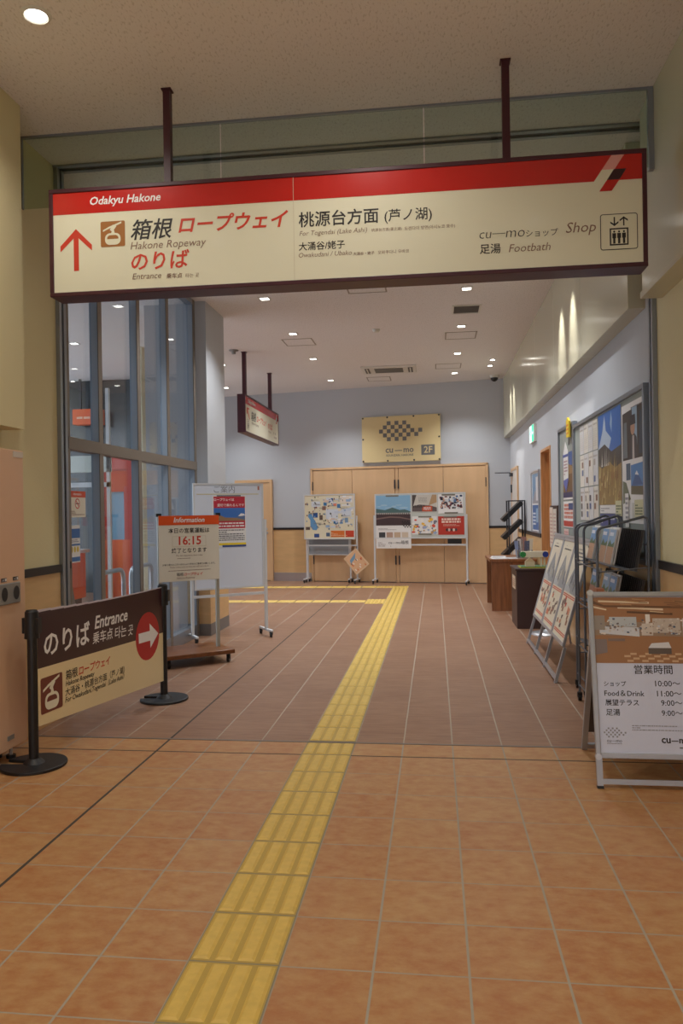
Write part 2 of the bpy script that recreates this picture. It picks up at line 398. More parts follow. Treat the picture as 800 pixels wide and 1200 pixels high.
# side room behind the glazing
b = MB(); b.box(-3.45, -2.93, 8.85, 9.15, 0, CZ, GW); struct(b, 'wall_side_return')
b = MB(); b.box(-8.5, XL - 0.3, 5.2, 5.35, 0, CZ, GW); struct(b, 'wall_side_near')
b = MB(); b.box(-8.5, -4.95, 13.6, 13.75, 0, CZ, DGLASS); struct(b, 'wall_side_far')
# glazed screen: mullions, transom, eight panes
win = thing('window_1', (XL, 7.15, 0), None, None); win['kind'] = 'structure'
MY = [5.555, 6.15, 7.0, 7.81, 8.715]
for y in MY:
    b = MB(); b.box(XL - 0.065, XL + 0.005, y - 0.036, y + 0.036, 0.0, CZ, ALUB); b.box(XL + 0.003, XL + 0.012, y - 0.036, y + 0.036, 0, CZ, BRZ); b.build('mullion', win)
b = MB(); b.box(XL - 0.07, XL + 0.016, 5.56, 8.75, 1.965, 2.06, BRZ); b.build('transom', win)
b = MB(); b.box(XL - 0.07, XL + 0.01, 5.56, 8.75, 0, 0.14, ALU); b.build('sill', win)
b = MB(); b.box(XL - 0.07, XL + 0.01, 5.56, 8.75, CZ - 0.06, CZ, ALU); b.build('head', win)
for a, c in zip(MY, MY[1:]):
    for z0, z1 in ((0.13, 1.98), (2.05, CZ - 0.05)):
        b = MB(); b.box(XL - 0.055, XL - 0.047, a + 0.03, c - 0.03, z0, z1, GLASS); b.build('pane', win)
# smoke barrier: three glass sheets hung from the ceiling with metal edges
sb = thing('smoke_barrier', (-0.67, 4.775, CZ), 'clear glass smoke barrier hung across the ceiling behind the large sign', 'glass barrier')
for a, c in ((-2.68, -1.335), (-1.327, -0.036), (-0.028, 1.33)):
    b = MB(); b.box(a, c, 4.771, 4.779, 3.49, CZ - 0.01, SMOKE); b.build('pane', sb)
b = MB(); b.box(-2.69, 1.335, 4.765, 4.785, CZ - 0.014, CZ, ALU); b.build('head_rail', sb)
b = MB(); b.box(1.305, 1.336, 4.755, 4.795, 3.47, CZ - 0.014, ALU); b.box(-2.69, -2.682, 4.765, 4.785, 3.49, CZ - 0.014, ALU); b.build('end_channel', sb)
# doors on the far wall
def hinge(b, fr, u, v): b.fbox(fr, u - 0.012, u + 0.012, v - 0.09, v + 0.09, 0.02, 0.05, DARKST)
d1 = thing('door_1', FW.p(-3.9, 0), None, None); d1['kind'] = 'structure'
b = MB(); b.fbox(FW, -4.33, -4.27, 0, 2.15, -0.01, 0.05, PEACH); b.fbox(FW, -3.53, -3.47, 0, 2.15, -0.01, 0.05, PEACH); b.fbox(FW, -4.27, -3.53, 2.09, 2.15, -0.01, 0.05, PEACH); b.build('door_frame', d1)
b = MB(); b.fbox(FW, -4.265, -3.535, 0.01, 2.085, 0, 0.035, PEACH); b.build('leaf', d1, bevel=0.003)
b = MB(); b.cyl(FW.p(-3.6, 1.02, 0.03), FW.p(-3.6, 1.02, 0.09), 0.012, STEEL); b.fbox(FW, -3.72, -3.59, 1.01, 1.03, 0.08, 0.1, STEEL); b.cyl(FW.p(-3.6, 1.02, 0.03), FW.p(-3.6, 1.02, 0.042), 0.03, STEEL); b.cyl(FW.p(-3.6, 1.1, 0.03), FW.p(-3.6, 1.1, 0.045), 0.02, STEEL); b.build('handle', d1)
d2 = thing('door_2', FW.p(-0.76, 0), None, None); d2['kind'] = 'structure'
LE = [-2.555, -1.70, -0.80, -0.725, 0.181, 1.02]
b = MB(); b.fbox(FW, -2.6, LE[0], 0, 2.35, -0.01, 0.05, PEACH); b.fbox(FW, LE[5], 1.06, 0, 2.35, -0.01, 0.05, PEACH); b.fbox(FW, -2.6, 1.06, 2.312, 2.355, -0.01, 0.05, PEACH); b.fbox(FW, LE[2] + 0.004, LE[3] - 0.004, 0, 2.312, -0.01, 0.03, PEACH); b.build('door_frame', d2)
for a, c in ((0, 1), (1, 2), (3, 4), (4, 5)):
    b = MB(); b.fbox(FW, LE[a] + 0.004, LE[c] - 0.003, 0.012, 2.306, -0.005, 0.035, PEACH); b.build('leaf', d2, bevel=0.003)
for u in (LE[0], LE[2], LE[3], LE[5]):
    for v in (0.45, 1.98):
        b = MB(); hinge(b, FW, u, v); b.build('hinge', d2)
# doors on the right wall
RW = Fr((XR, 0, 0), (0, -1, 0))
d3 = thing('door_3', (XR, 10.28, 0), None, None); d3['kind'] = 'structure'
b = MB(); b.fbox(RW, -10.725, -10.685, 0, 2.245, -0.14, 0.012, DKWOOD); b.fbox(RW, -9.895, -9.855, 0, 2.245, -0.14, 0.012, DKWOOD); b.fbox(RW, -10.685, -9.895, 2.205, 2.245, -0.14, 0.012, DKWOOD); b.build('door_frame', d3, bevel=0.003)
b = MB(); b.fbox(RW, -10.685, -9.895, 0.01, 2.205, -0.15, -0.115, DKWOOD); b.build('leaf', d3)
d4 = thing('door_4', (XR, 14.1, 0), None, None); d4['kind'] = 'structure'
WD = mat('pale_door', (206, 200, 192), 0.4)
b = MB(); b.fbox(RW, -14.62, -14.57, 0, 2.2, -0.01, 0.03, PEACH); b.fbox(RW, -13.62, -13.57, 0, 2.2, -0.01, 0.03, PEACH); b.fbox(RW, -14.57, -13.62, 2.15, 2.2, -0.01, 0.03, PEACH); b.build('door_frame', d4)
b = MB(); b.fbox(RW, -14.57, -13.62, 0.01, 2.15, 0, 0.02, WD); b.build('leaf', d4)
b = MB(); b.fbox(RW, -14.55, -14.35, 2.05, 2.11, 0.02, 0.07, DARKST); b.bar((XR - 0.05, 14.5, 2.12), (XR - 0.34, 14.42, 2.12), 0.02, 0.015, DARKST); b.build('door_closer', d4)
b = MB(); b.fbox(RW, -14.56, -14.53, 1.75, 1.9, 0.02, 0.045, DARKST); b.build('hinge', d4)
# tactile paving
def tact(y0, y1, x0, x1, along_y, name, label):
    b = MB(); b.box(x0, x1, y0, y1, -0.01, 0.002, YELB)
    n = max(1, round((y1 - y0 if along_y else x1 - x0) / 0.3)); L = ((y1 - y0) if along_y else (x1 - x0)) / n
    for k in range(n):
        for i in range(4):
            c = (i + 0.5) * 0.075 + 0.0
            if along_y:
                b.box(x0 + 0.004, x0 + 0.296, y0 + k * L + 0.004, y0 + (k + 1) * L - 0.004, 0, 0.0025, YELG) if i == 0 else None
                X = x0 + c; q = [(X - 0.029, y0 + k * L + 0.012, 0.002), (X + 0.029, y0 + k * L + 0.012, 0.002), (X + 0.029, y0 + (k + 1) * L - 0.012, 0.002), (X - 0.029, y0 + (k + 1) * L - 0.012, 0.002)]
                t = [(X - 0.018, y0 + k * L + 0.02, 0.008), (X + 0.018, y0 + k * L + 0.02, 0.008), (X + 0.018, y0 + (k + 1) * L - 0.02, 0.008), (X - 0.018, y0 + (k + 1) * L - 0.02, 0.008)]
            else:
                b.box(x0 + k * L + 0.004, x0 + (k + 1) * L - 0.004, y0 + 0.004, y1 - 0.004, 0, 0.0025, YELG) if i == 0 else None
                Yc = y0 + c; q = [(x0 + k * L + 0.012, Yc - 0.029, 0.002), (x0 + (k + 1) * L - 0.012, Yc - 0.029, 0.002), (x0 + (k + 1) * L - 0.012, Yc + 0.029, 0.002), (x0 + k * L + 0.012, Yc + 0.029, 0.002)]
                t = [(x0 + k * L + 0.02, Yc - 0.018, 0.008), (x0 + (k + 1) * L - 0.02, Yc - 0.018, 0.008), (x0 + (k + 1) * L - 0.02, Yc + 0.018, 0.008), (x0 + k * L + 0.02, Yc + 0.018, 0.008)]
            b.hexa(q + t, YEL)
    return b.build(name, label=label, cat='tactile paving', kind='structure')
def dots(x0, y0, nx, ny, name, label):
    b = MB(); b.box(x0, x0 + 0.3 * nx, y0, y0 + 0.3 * ny, -0.01, 0.0025, YEL)
    for i in range(5 * nx):
        for j in range(5 * ny): b.cyl((x0 + 0.03 + i * 0.06, y0 + 0.03 + j * 0.06, 0.002), (x0 + 0.03 + i * 0.06, y0 + 0.03 + j * 0.06, 0.008), 0.017, YEL, 0.009, seg=8)
    return b.build(name, label=label, cat='tactile paving', kind='structure')
tact(2.387 - 6 * 0.3, 4.487, -0.815, -0.515, True, 'floor_tactile_strip', 'yellow ribbed tactile strip on the orange tiles')
tact(4.49, TH - 0.018, -0.815, -0.515, True, 'floor_tactile_strip', 'short yellow tactile piece against the metal threshold')
tact(TH + 0.02, 14.305, -0.815, -0.515, True, 'floor_tactile_strip', 'yellow ribbed tactile strip on the brown tiles')
dots(-0.815, 14.305, 1, 1, 'floor_tactile_pad', 'yellow dotted tactile pad at the far end of the strip')
tact(12.0, 12.3, -4.0, -1.115, False, 'floor_tactile_strip', 'nearer yellow tactile branch running left')
dots(-1.115, 11.85, 1, 2, 'floor_tactile_pad', 'yellow dotted tactile pad where the nearer branch meets the strip')
tact(14.305, 14.605, -4.3, -1.115, False, 'floor_tactile_strip', 'farther yellow tactile branch running left by the doors')
dots(-1.115, 14.305, 1, 1, 'floor_tactile_pad', 'yellow dotted tactile pad where the farther branch meets the strip')
# ------------------------------------------------------------------ drawn marks
def ellipse(cu, cv, ru, rv, n=28): return [(cu + ru * math.cos(2 * math.pi * i / n), cv + rv * math.sin(2 * math.pi * i / n)) for i in range(n)]
def rrect(u0, v0, u1, v1, r, n=5):
    o = []
    for cu, cv, a0 in ((u1 - r, v1 - r, 0), (u0 + r, v1 - r, 90), (u0 + r, v0 + r, 180), (u1 - r, v0 + r, 270)):
        for i in range(n + 1):
            a = math.radians(a0 + 90 * i / n); o.append((cu + r * math.cos(a), cv + r * math.sin(a)))
    return o
def gondola(b, fr, u, v, s, n, mb_, mw):
    q = lambda L: [(u + a * s, v + c * s) for a, c in L]
    b.fp(fr, rrect(u, v, u + s, v + s, 0.06 * s), n, mb_)
    b.fp(fr, q([(0.10, 0.60), (0.34, 0.71), (0.34, 0.78), (0.10, 0.67)]), n + .0006, mw)
    b.fp(fr, q([(0.30, 0.69), (0.86, 0.90), (0.86, 0.97), (0.30, 0.77)]), n + .0007, mw)
    b.fp(fr, q([(0.42, 0.48), (0.60, 0.48), (0.55, 0.66), (0.66, 0.80), (0.50, 0.86), (0.38, 0.66), (0.46, 0.60)]), n + .0008, mw)
    b.fp(fr, [(u + a * s, v + c * s) for a, c in rrect(0.18, 0.07, 0.82, 0.53, 0.2)], n + .0009, mw)
    b.fp(fr, q([(0.27, 0.30), (0.73, 0.30), (0.73, 0.36), (0.69, 0.42), (0.62, 0.45), (0.38, 0.45), (0.31, 0.42), (0.27, 0.36)]), n + .0012, mb_)
def lift_icon(b, fr, u0, v0, u1, v1, n):
    w = u1 - u0; h = v1 - v0; t = 0.022 * w
    b.fp(fr, rrect(u0, v0, u1, v1, 0.07 * w), n, INK); b.fp(fr, rrect(u0 + t, v0 + t, u1 - t, v1 - t, 0.05 * w), n + .0005, SCREAM)
    P = lambda L: [(u0 + a * w, v0 + c * h) for a, c in L]
    def arrow(c, d):
        y0, y1 = (0.66, 0.91); tip = y1 if d > 0 else y0; s = -1 if d > 0 else 1
        b.fp(fr, P([(c - .018, y0), (c + .018, y0), (c + .018, y1), (c - .018, y1)]), n + .001, INK)
        for k in (-1, 1): b.fp(fr, P([(c, tip), (c, tip + s * .05), (c + k * .11, tip + s * .13), (c + k * .11, tip + s * .08)]), n + .0012, INK)
    arrow(0.38, -1); arrow(0.63, 1)
    b.fp(fr, P([(0.25, 0.12), (0.75, 0.12), (0.75, 0.60), (0.25, 0.60)]), n + .001, INK)
    b.fp(fr, P([(0.29, 0.16), (0.71, 0.16), (0.71, 0.56), (0.29, 0.56)]), n + .0014, SCREAM)
    for c in (0.37, 0.5, 0.63):
        b.fp(fr, [(u0 + a * w, v0 + e * h) for a, e in ellipse(c, 0.50, 0.028, 0.03, 10)], n + .0018, INK)
        b.fp(fr, P([(c - .05, .46), (c + .05, .46), (c + .05, .32), (c + .03, .32), (c + .03, .17), (c - .03, .17), (c - .03, .32), (c - .05, .32)]), n + .0018, INK)
def arrow_up(b, fr, c, v0, v1, hw, sw, n, m):
    b.fp(fr, [(c - sw, v0), (c + sw, v0), (c + sw, v1 - .03), (c - sw, v1 - .03)], n, m)
    for k in (-1, 1): b.fp(fr, [(c, v1), (c, v1 - 2.6 * sw), (c + k * hw, v1 - hw - 2.2 * sw), (c + k * hw, v1 - hw)], n + .0003, m)
def slash(b, fr, du, dv, n, s=1.0):
    q = lambda L: [(du + (a - .916) * s, dv + (c - 3.17) * s) for a, c in L]
    b.fp(fr, q([(0.983, 3.366), (1.050, 3.366), (1.000, 3.288), (0.931, 3.288)]), n, cm(226, 160, 150)); b.fp(fr, q([(0.931, 3.288), (1.000, 3.288), (0.958, 3.228), (0.889, 3.228)]), n, SCREAM)
    b.fp(fr, q([(0.994, 3.288), (1.060, 3.288), (1.024, 3.231), (0.957, 3.231)]), n + .0004, cm(52, 20, 24)); b.fp(fr, q([(0.957, 3.231), (1.024, 3.231), (0.982, 3.171), (0.916, 3.171)]), n + .0002, RED)
SH = 0.22
# ------------------------------------------------------------------ large hanging sign
def hang_sign(fr, u0, u1, v0, v1, thick, posts, label, pr=0.021):
    t = thing('hanging_sign', fr.p((u0 + u1) / 2, v0, 0), label, 'sign')
    b = MB(); e = 0.024
    b.fbox(fr, u0, u1, v0, v0 + e, -thick, .008, MAROON); b.fbox(fr, u0, u1, v1 - e, v1, -thick, .008, MAROON)
    b.fbox(fr, u0, u0 + e, v0 + e, v1 - e, -thick, .008, MAROON); b.fbox(fr, u1 - e, u1, v0 + e, v1 - e, -thick, .008, MAROON); b.build('frame', t, bevel=.003)
    b = MB(); b.fbox(fr, u0 + e, u1 - e, v0 + e, v1 - e, -thick + .01, 0, SCREAM); p = b.build('panel', t)
    for u in posts:
        b = MB(); o = fr.p(u, 0, -thick / 2); b.box(o.x - pr, o.x + pr, o.y - pr, o.y + pr, v1, CZ - .008, MAROON); b.box(o.x - pr * 1.4, o.x + pr * 1.4, o.y - pr * 1.4, o.y + pr * 1.4, CZ - .008, CZ, MAROON); b.build('post', t)
    return t, p
f = Fr((0, 4.30, 0), (1, 0, 0))
t, p = hang_sign(f, -2.252, 1.166, 2.752, 3.39, .15, (-1.54, .43), 'large maroon-framed hanging sign with red band and ropeway directions')
b = MB(); n = .0012
b.fp(f, [(-2.228, 3.238), (.889, 3.228), (.983, 3.366), (-2.228, 3.366)], n, RED); b.fp(f, [(.957, 3.228), (1.142, 3.228), (1.142, 3.366), (1.050, 3.366)], n, RED); b.build('red_band', p, label='red band along the top edge')
b = MB(); slash(b, f, .916, 3.171, n)
b.text(f, 'Odakyu Hakone', -1.997, 3.286, .434, n + .001, WHITE, .018, SH)
arrow_up(b, f, -2.087, 2.901, 3.149, .098, .0155, n, INKRED)
gondola(b, f, -1.934, 3.032, .150, n, ICONB, SCREAM)
for s, u, v, wd, m, bo, sh in (('箱根', -1.75, 3.074, .257, INK, .012, SH), ('ロープウェイ', -1.459, 3.093, .652, INKRED, .022, SH), ('Hakone Ropeway', -1.752, 3.008, .458, INKBR, -.004, SH),
    ('のりば', -1.749, 2.892, .353, INKRED, .016, .1), ('Entrance', -1.743, 2.832, .176, INKBR, 0, SH), ('乗车点', -1.536, 2.829, .096, INKBR, .01, .1), ('타는 곳', -1.42, 2.828, .08, INKBR, 0, .1),
    ('桃源台方面', -.747, 3.085, .457, INK, .012, 0), ('(芦ノ湖)', -.257, 3.085, .266, INK, .006, 0), ('For Togendai (Lake Ashi)', -.744, 3.029, .388, INKBR, -.004, SH),
    ('桃源台方面(蘆之湖)', -.331, 3.029, .17, INKBR, 0, 0), ('도겐다이 방면(아시노코 호수)', -.145, 3.026, .281, INKBR, 0, 0), ('大涌谷/姥子', -.749, 2.948, .265, INK, .012, 0),
    ('Owakudani / Ubako', -.75, 2.905, .305, INKBR, -.004, SH), ('大涌谷・姥子', -.437, 2.901, .12, INKBR, .008, 0), ('오와쿠다니 우바코', -.297, 2.9, .175, INKBR, 0, 0),
    ('cu', .269, 2.952, .066, INK, -.012, .16), ('mo', .413, 2.951, .103, INK, -.012, .16), ('ショップ', .522, 2.95, .172, INK, 0, 0), ('Shop', .736, 2.957, .16, INKBR, -.002, SH),
    ('足湯', .27, 2.872, .114, INK, .008, 0), ('Footbath', .428, 2.869, .225, INKBR, -.004, SH)):
    b.text(f, s, u, v, wd, n, m, bo, sh)
b.fr_(f, .34, 2.974, .41, 2.977, n, INK); lift_icon(b, f, .918, 2.850, 1.115, 3.046, n); b.build('lettering', p)
b = MB(); b.fr_(f, -.777, 2.778, -.7745, 3.366, n + .0016, cm(202, 192, 166)); b.build('panel_joint', p)
# second sign, deeper in the hall
f = Fr((-2.87, 11.43, 0), (0, 1, 0))
t, p = hang_sign(f, 0, 2.52, 2.69, 3.28, .12, (.24, 2.1), 'smaller maroon-framed hanging sign deep in the hall, beyond the pillar', .03)
b = MB(); b.fr_(f, .024, 3.135, 2.496, 3.256, n, RED); b.build('red_band', p, label='red band along the top edge')
b = MB(); slash(b, f, 2.30, 3.07, n + .001)
b.text(f, 'Odakyu Hakone', .22, 3.175, .48, n + .001, WHITE, .018, SH)
b.fp(f, [(.12, 3.09), (.27, 3.09), (.27, 3.065), (.165, 3.065), (.165, 2.99), (.12, 2.99)], n, INKRED); b.bar(f.p(.15, 3.07, n), f.p(.30, 2.92, n), .03, .001, INKRED, f.N)
lift_icon(b, f, .12, 2.75, .28, 2.91, n)
for s, u, v, wd, m, bo, sh in (('箱根', .40, 2.93, .33, INK, .012, SH), ('ロープウェイ', .78, 2.94, .72, INKRED, .022, SH), ('Hakone Ropeway', .42, 2.86, .5, INKBR, 0, SH), ('のりば', 1.62, 2.92, .36, INKRED, .016, .1), ('Entrance', 1.64, 2.85, .22, INKBR, 0, SH),
    ('cu', 2.05, 2.86, .07, INK, -.01, .16), ('mo', 2.19, 2.86, .1, INK, -.01, .16), ('Footbath', 2.1, 2.79, .25, INKBR, 0, SH)):
    b.text(f, s, u, v, wd, n, m, bo, sh)
b.build('lettering', p)

# ------------------------------------------------------------------ gold wall sign over the doors
f = FW
t = thing('wall_sign', FW.p(-.66, 2.43), 'gold wall sign with a chequered fish pattern over the folding doors', 'sign')
b = MB(); b.fbox(f, -1.466, .145, 2.43, 3.353, .03, .06, GOLD); p = b.build('panel', t, bevel=.003)
b = MB()
for u, v in ((-1.44, 3.33), (-.93, 3.33), (-.39, 3.33), (.12, 3.33), (-1.44, 2.9), (.12, 2.9), (-1.44, 2.455), (-.93, 2.455), (-.39, 2.455), (.12, 2.455)): b.cyl(f.p(u, v, 0), f.p(u, v, .07), .018, DARKST, seg=10)
b.build('standoff', t)
b = MB(); n = .0612; cs = .0805
for r, cols in enumerate(([2, 4, 6], [1, 3, 5, 7], [0, 2, 4, 6, 8, 10], [1, 3, 5, 7, 9], [2, 4, 6])):
    for c in cols: u = -1.103 + c * cs; v = 3.171 - r * cs; b.fr_(f, u, v, u + cs, v + cs, n, LOGOG)
b.text(f, 'cu', -.975, 2.617, .157, n, LOGOG, .022); b.text(f, 'mo', -.604, 2.617, .207, n, LOGOG, .022); b.fr_(f, -.783, 2.645, -.632, 2.662, n, LOGOG)
b.text(f, 'SOUNZAN, HAKONE', -.963, 2.541, .56, n, LOGOG, .02); b.fr_(f, -.243, 2.547, .028, 2.751, n, LOGOG); b.text(f, '2F', -.189, 2.59, .17, n + .001, GOLD, .012); b.build('lettering', p)

# ------------------------------------------------------------------ entrance barrier
O = Vector((-2.305, 4.18, 0)); U = Vector((.195, 1.55, 0)).normalized(); f = Fr(O, U)
t = thing('entrance_barrier', (-2.22, 4.95, 0), 'maroon and cream banner barrier with white arrow between black posts', 'barrier')
def bpost(o):
    b = MB(); b.cyl(o + Vector((0, 0, .03)), o + Vector((0, 0, .80)), .028, BPLAS); ps = b.build('post', t)
    b = MB(); b.cyl(o + Vector((0, 0, .74)), o + Vector((0, 0, .895)), .042, BPLAS, .038); b.box(o.x - .05, o.x + .05, o.y - .02, o.y + .02, .77, .86, BPLAS); b.cyl(o + Vector((0, 0, .895)), o + Vector((0, 0, .905)), .036, BPLAS, .03); b.build('head', ps)
    pts = []
    for i in range(41):
        a = math.radians(192 + 336 * i / 40); pts.append((.185 * math.cos(a), .185 * math.sin(a)))
    pts += [(-.045, .028), (-.045, -.028)]
    g = Fr(o, (1, 0, 0), (0, 1, 0)); b = MB(); b.prism(g, pts, 0, .018, BPLAS); b.cyl(o + Vector((0, 0, .018)), o + Vector((0, 0, .045)), .06, BPLAS, .035); b.build('base', ps, bevel=.004)
bpost(Vector((-2.335, 4.175, 0))); bpost(Vector((-2.12, 5.735, 0)))
N_ = 12
def bw(u): return .006 * math.sin(u * 5.5)
b = MB(); mids = []
for i in range(N_):
    ua, ub = 1.575 * i / N_, 1.575 * (i + 1) / N_
    def tp(u): return .897 - .010 * u - .012 * math.sin(u / 1.575 * math.pi)
    def mid(u): return .56 - .02 * u
    def bt(u): return .226 - .047 * u
    b.poly([f.p(ua, bt(ua), 0), f.p(ub, bt(ub), 0), f.p(ub, mid(ub), 0), f.p(ua, mid(ua), 0)], BCREAM)
    b.poly([f.p(ua, mid(ua), 0), f.p(ub, mid(ub), 0), f.p(ub, tp(ub), 0), f.p(ua, tp(ua), 0)], BMAR)
    b.poly([f.p(ua, bt(ua), -.004), f.p(ua, tp(ua), -.004), f.p(ub, tp(ub), -.004), f.p(ub, bt(ub), -.004)], BCREAM)
    b.fbox(f, ua, ub, tp(ub) - .004, tp(ua) + .004, -.006, .001, cm(190, 180, 190))
p = b.build('banner', t); n = .0012
b = MB(); b.fp(f, ellipse(1.30, .541, .178, .178), n, cm(176, 28, 28)); b.fp(f, [(1.163, .579), (1.330, .575), (1.327, .632), (1.462, .537), (1.337, .447), (1.335, .502), (1.166, .506)], n + .0006, WHITE)
gondola(b, f, .022, .285, .212, n, ICOND, SCREAM)
for s, u, v, wd, m, bo, sh in (('のりば', .058, .628, .48, WHITE, .02, 0), ('Entrance', .594, .703, .419, WHITE, .02, SH), ('乗车点', .568, .611, .246, WHITE, .008, .1), ('타는', .841, .601, .153, WHITE, .008, .1), ('곳', 1.017, .594, .07, WHITE, .008, .1),
    ('箱根', .27, .441, .126, INK, .01, 0), ('ロープウェイ', .408, .44, .369, INKRED, .015, .1), ('Hakone Ropeway', .267, .399, .317, INK, .012, SH), ('大涌谷・桃源台方面（芦ノ湖）', .261, .342, .701, INK, .008, 0), ('For Owakudani,Togendai（Lake Ashi）', .26, .3, .693, INK, .01, SH)):
    b.text(f, s, u, v, wd, n, m, bo, sh)
b.build('lettering', p)

# ------------------------------------------------------------------ information sign on a wooden trolley
def caster(parent, o, r=.03, name='caster'):
    o = Vector(o); b = MB(); b.cyl(o + Vector((-.012, 0, r)), o + Vector((.012, 0, r)), r, BPLAS, seg=14); b.box(o.x - .018, o.x + .018, o.y - .014, o.y + .014, r, 2 * r + .012, BPLAS); return b.build(name, parent, bevel=.003)
U = Vector((.79, .6125, 0)).normalized(); f = Fr((-2.626, 7.013, 0), U)
t = thing('information_sign', f.p(.31, 0, -.02), 'cream information sign with orange header on a wooden trolley base', 'sign')
b = MB(); b.fbox(f, -.03, .67, .085, .125, -.30, .24, WOODR); b.build('base', t, bevel=.006)
for u in (.02, .62):
    for nn in (-.25, .19): caster(t, f.p(u, 0, nn), .032)
for u in (.012, .597):
    b = MB(); b.fbox(f, u - .016, u + .016, .12, 1.425, -.035, -.004, POSTG); b.build('post', t)
b = MB(); b.fbox(f, 0, .612, .797, 1.433, -.004, .01, ICREAM); p = b.build('panel', t, bevel=.002)
for u in (.0, .6):
    b = MB(); b.fbox(f, u - .02, u + .032, 1.425, 1.455, -.04, .004, BPLAS); b.build('clip', t)
b = MB(); n = .0112; b.fr_(f, 0, 1.342, .612, 1.433, n, ORANGE); b.fr_(f, .132, 1.13, .474, 1.233, n, cm(206, 196, 172)); b.fr_(f, .136, 1.134, .470, 1.229, n + .0004, ICREAM)
for s, u, v, wd, m, bo, sh in (('Information', .148, 1.368, .315, WHITE, .02, SH), ('本日の営業運転は', .095, 1.268, .416, INK, .01, 0), ('16:15', .197, 1.151, .227, INKRED, .02, 0), ('終了となります', .124, 1.075, .357, INK, .012, 0),
    ('The last departure time today', .168, 1.038, .27, INKBR, 0, SH), ('お乗り遅れのございませんよう早めのご乗車をお願いします。', .033, .953, .533, INK, .01, 0), ('Please come early so that you will not miss it', .104, .928, .394, INKBR, 0, SH),
    ('箱根', .171, .85, .068, INK, .008, 0), ('ロープウェイ', .244, .85, .193, INKRED, .02, SH), ('Hakone Ropeway', .173, .82, .183, INKBR, 0, SH)):
    b.text(f, s, u, v, wd, n + .0008, m, bo, sh)
b.dashes(f, .18, .43, 1.012, 1.022, 1, n, INKBR); b.dashes(f, .09, .52, .895, .906, 1, n, INKBR); b.build('lettering', p)

# ------------------------------------------------------------------ wheeled boards
def foot_bar(parent, fr, u, ln, m=WFR, lf=None, name='foot'):
    lf = ln if lf is None else lf
    b = MB(); b.fbox(fr, u - .016, u + .016, .062, .088, -ln, lf, m); q = b.build(name, parent, bevel=.004)
    caster(q, fr.p(u, 0, -ln + .03), .026); caster(q, fr.p(u, 0, lf - .03), .026)
K = .965
f = Fr((-2.815 * K, 8.584 * K, 0), (.755, .52, 0))
t = thing('whiteboard', f.p(.44, 0), 'wheeled whiteboard with a handwritten heading beside the pillar', 'whiteboard')
b = MB(); b.fbox(f, .045, .855, .60, 1.775, -.012, 0, WB); p = b.build('board_face', t)
b = MB(); b.fbox(f, .025, .87, .582, .602, -.02, .006, WFR); b.fbox(f, .025, .87, 1.773, 1.793, -.02, .006, WFR); b.fbox(f, .025, .046, .602, 1.773, -.02, .006, WFR); b.fbox(f, .849, .87, .602, 1.773, -.02, .006, WFR); b.build('frame', t)
for u in (.004, .892):
    b = MB(); b.fbox(f, u - .016, u + .016, .085, 1.37, -.03, .0, WFR); b.build('leg', t); foot_bar(t, f, u, .22, lf=.16)
b = MB(); b.fbox(f, .004, .892, .492, .522, -.03, -.005, WFR); b.build('crossbar', t)
b = MB(); b.text(f, 'ご案内', .27, 1.69, .249, .0012, cm(60, 62, 70), -.012); b.fr_(f, .065, 1.664, .81, 1.672, .0012, cm(206, 190, 120)); b.fr_(f, .80, 1.715, .822, 1.76, .0012, cm(170, 110, 90)); b.build('lettering', p)
b = MB(); b.fbox(f, .25, .648, 1.06, 1.652, .002, .0035, PAPER); n = .0042
R2 = cm(186, 44, 62)
b.fr_(f, .262, 1.51, .64, 1.64, n, R2); b.fr_(f, .262, 1.36, .64, 1.51, n, cm(60, 110, 184)); b.fp(f, [(.262, 1.36), (.262, 1.425), (.31, 1.44), (.40, 1.40), (.52, 1.395), (.64, 1.37), (.64, 1.36)], n + .0003, cm(150, 120, 92)); b.fp(f, [(.5, 1.385), (.585, 1.43), (.64, 1.405), (.64, 1.37), (.5, 1.37)], n + .0002, cm(90, 110, 150)); b.fp(f, [(.555, 1.414), (.59, 1.446), (.625, 1.44), (.64, 1.422), (.6, 1.415)], n + .0004, PAPER)
b.fr_(f, .262, 1.275, .64, 1.36, n, R2); b.text(f, 'ロープウェイは', .267, 1.592, .241, n + .0005, WHITE, .02); b.text(f, '貸切で乗れるんです', .305, 1.528, .325, n + .0005, WHITE, .01)
b.dashes(f, .275, .63, 1.285, 1.35, 2, n + .0005, WHITE); b.dashes(f, .275, .63, 1.13, 1.265, 6, n, cm(90, 88, 96)); b.fr_(f, .25, 1.083, .648, 1.108, n, cm(226, 200, 50)); b.fr_(f, .36, 1.062, .648, 1.083, n, cm(40, 70, 140)); b.fr_(f, .3, 1.643, .59, 1.655, n + .001, cm(70, 66, 66))
b.build('poster', label='pink and blue mountain poster held on the whiteboard', cat='poster')
FB = Fr((0, 14.96, 0), (1, SL, 0))
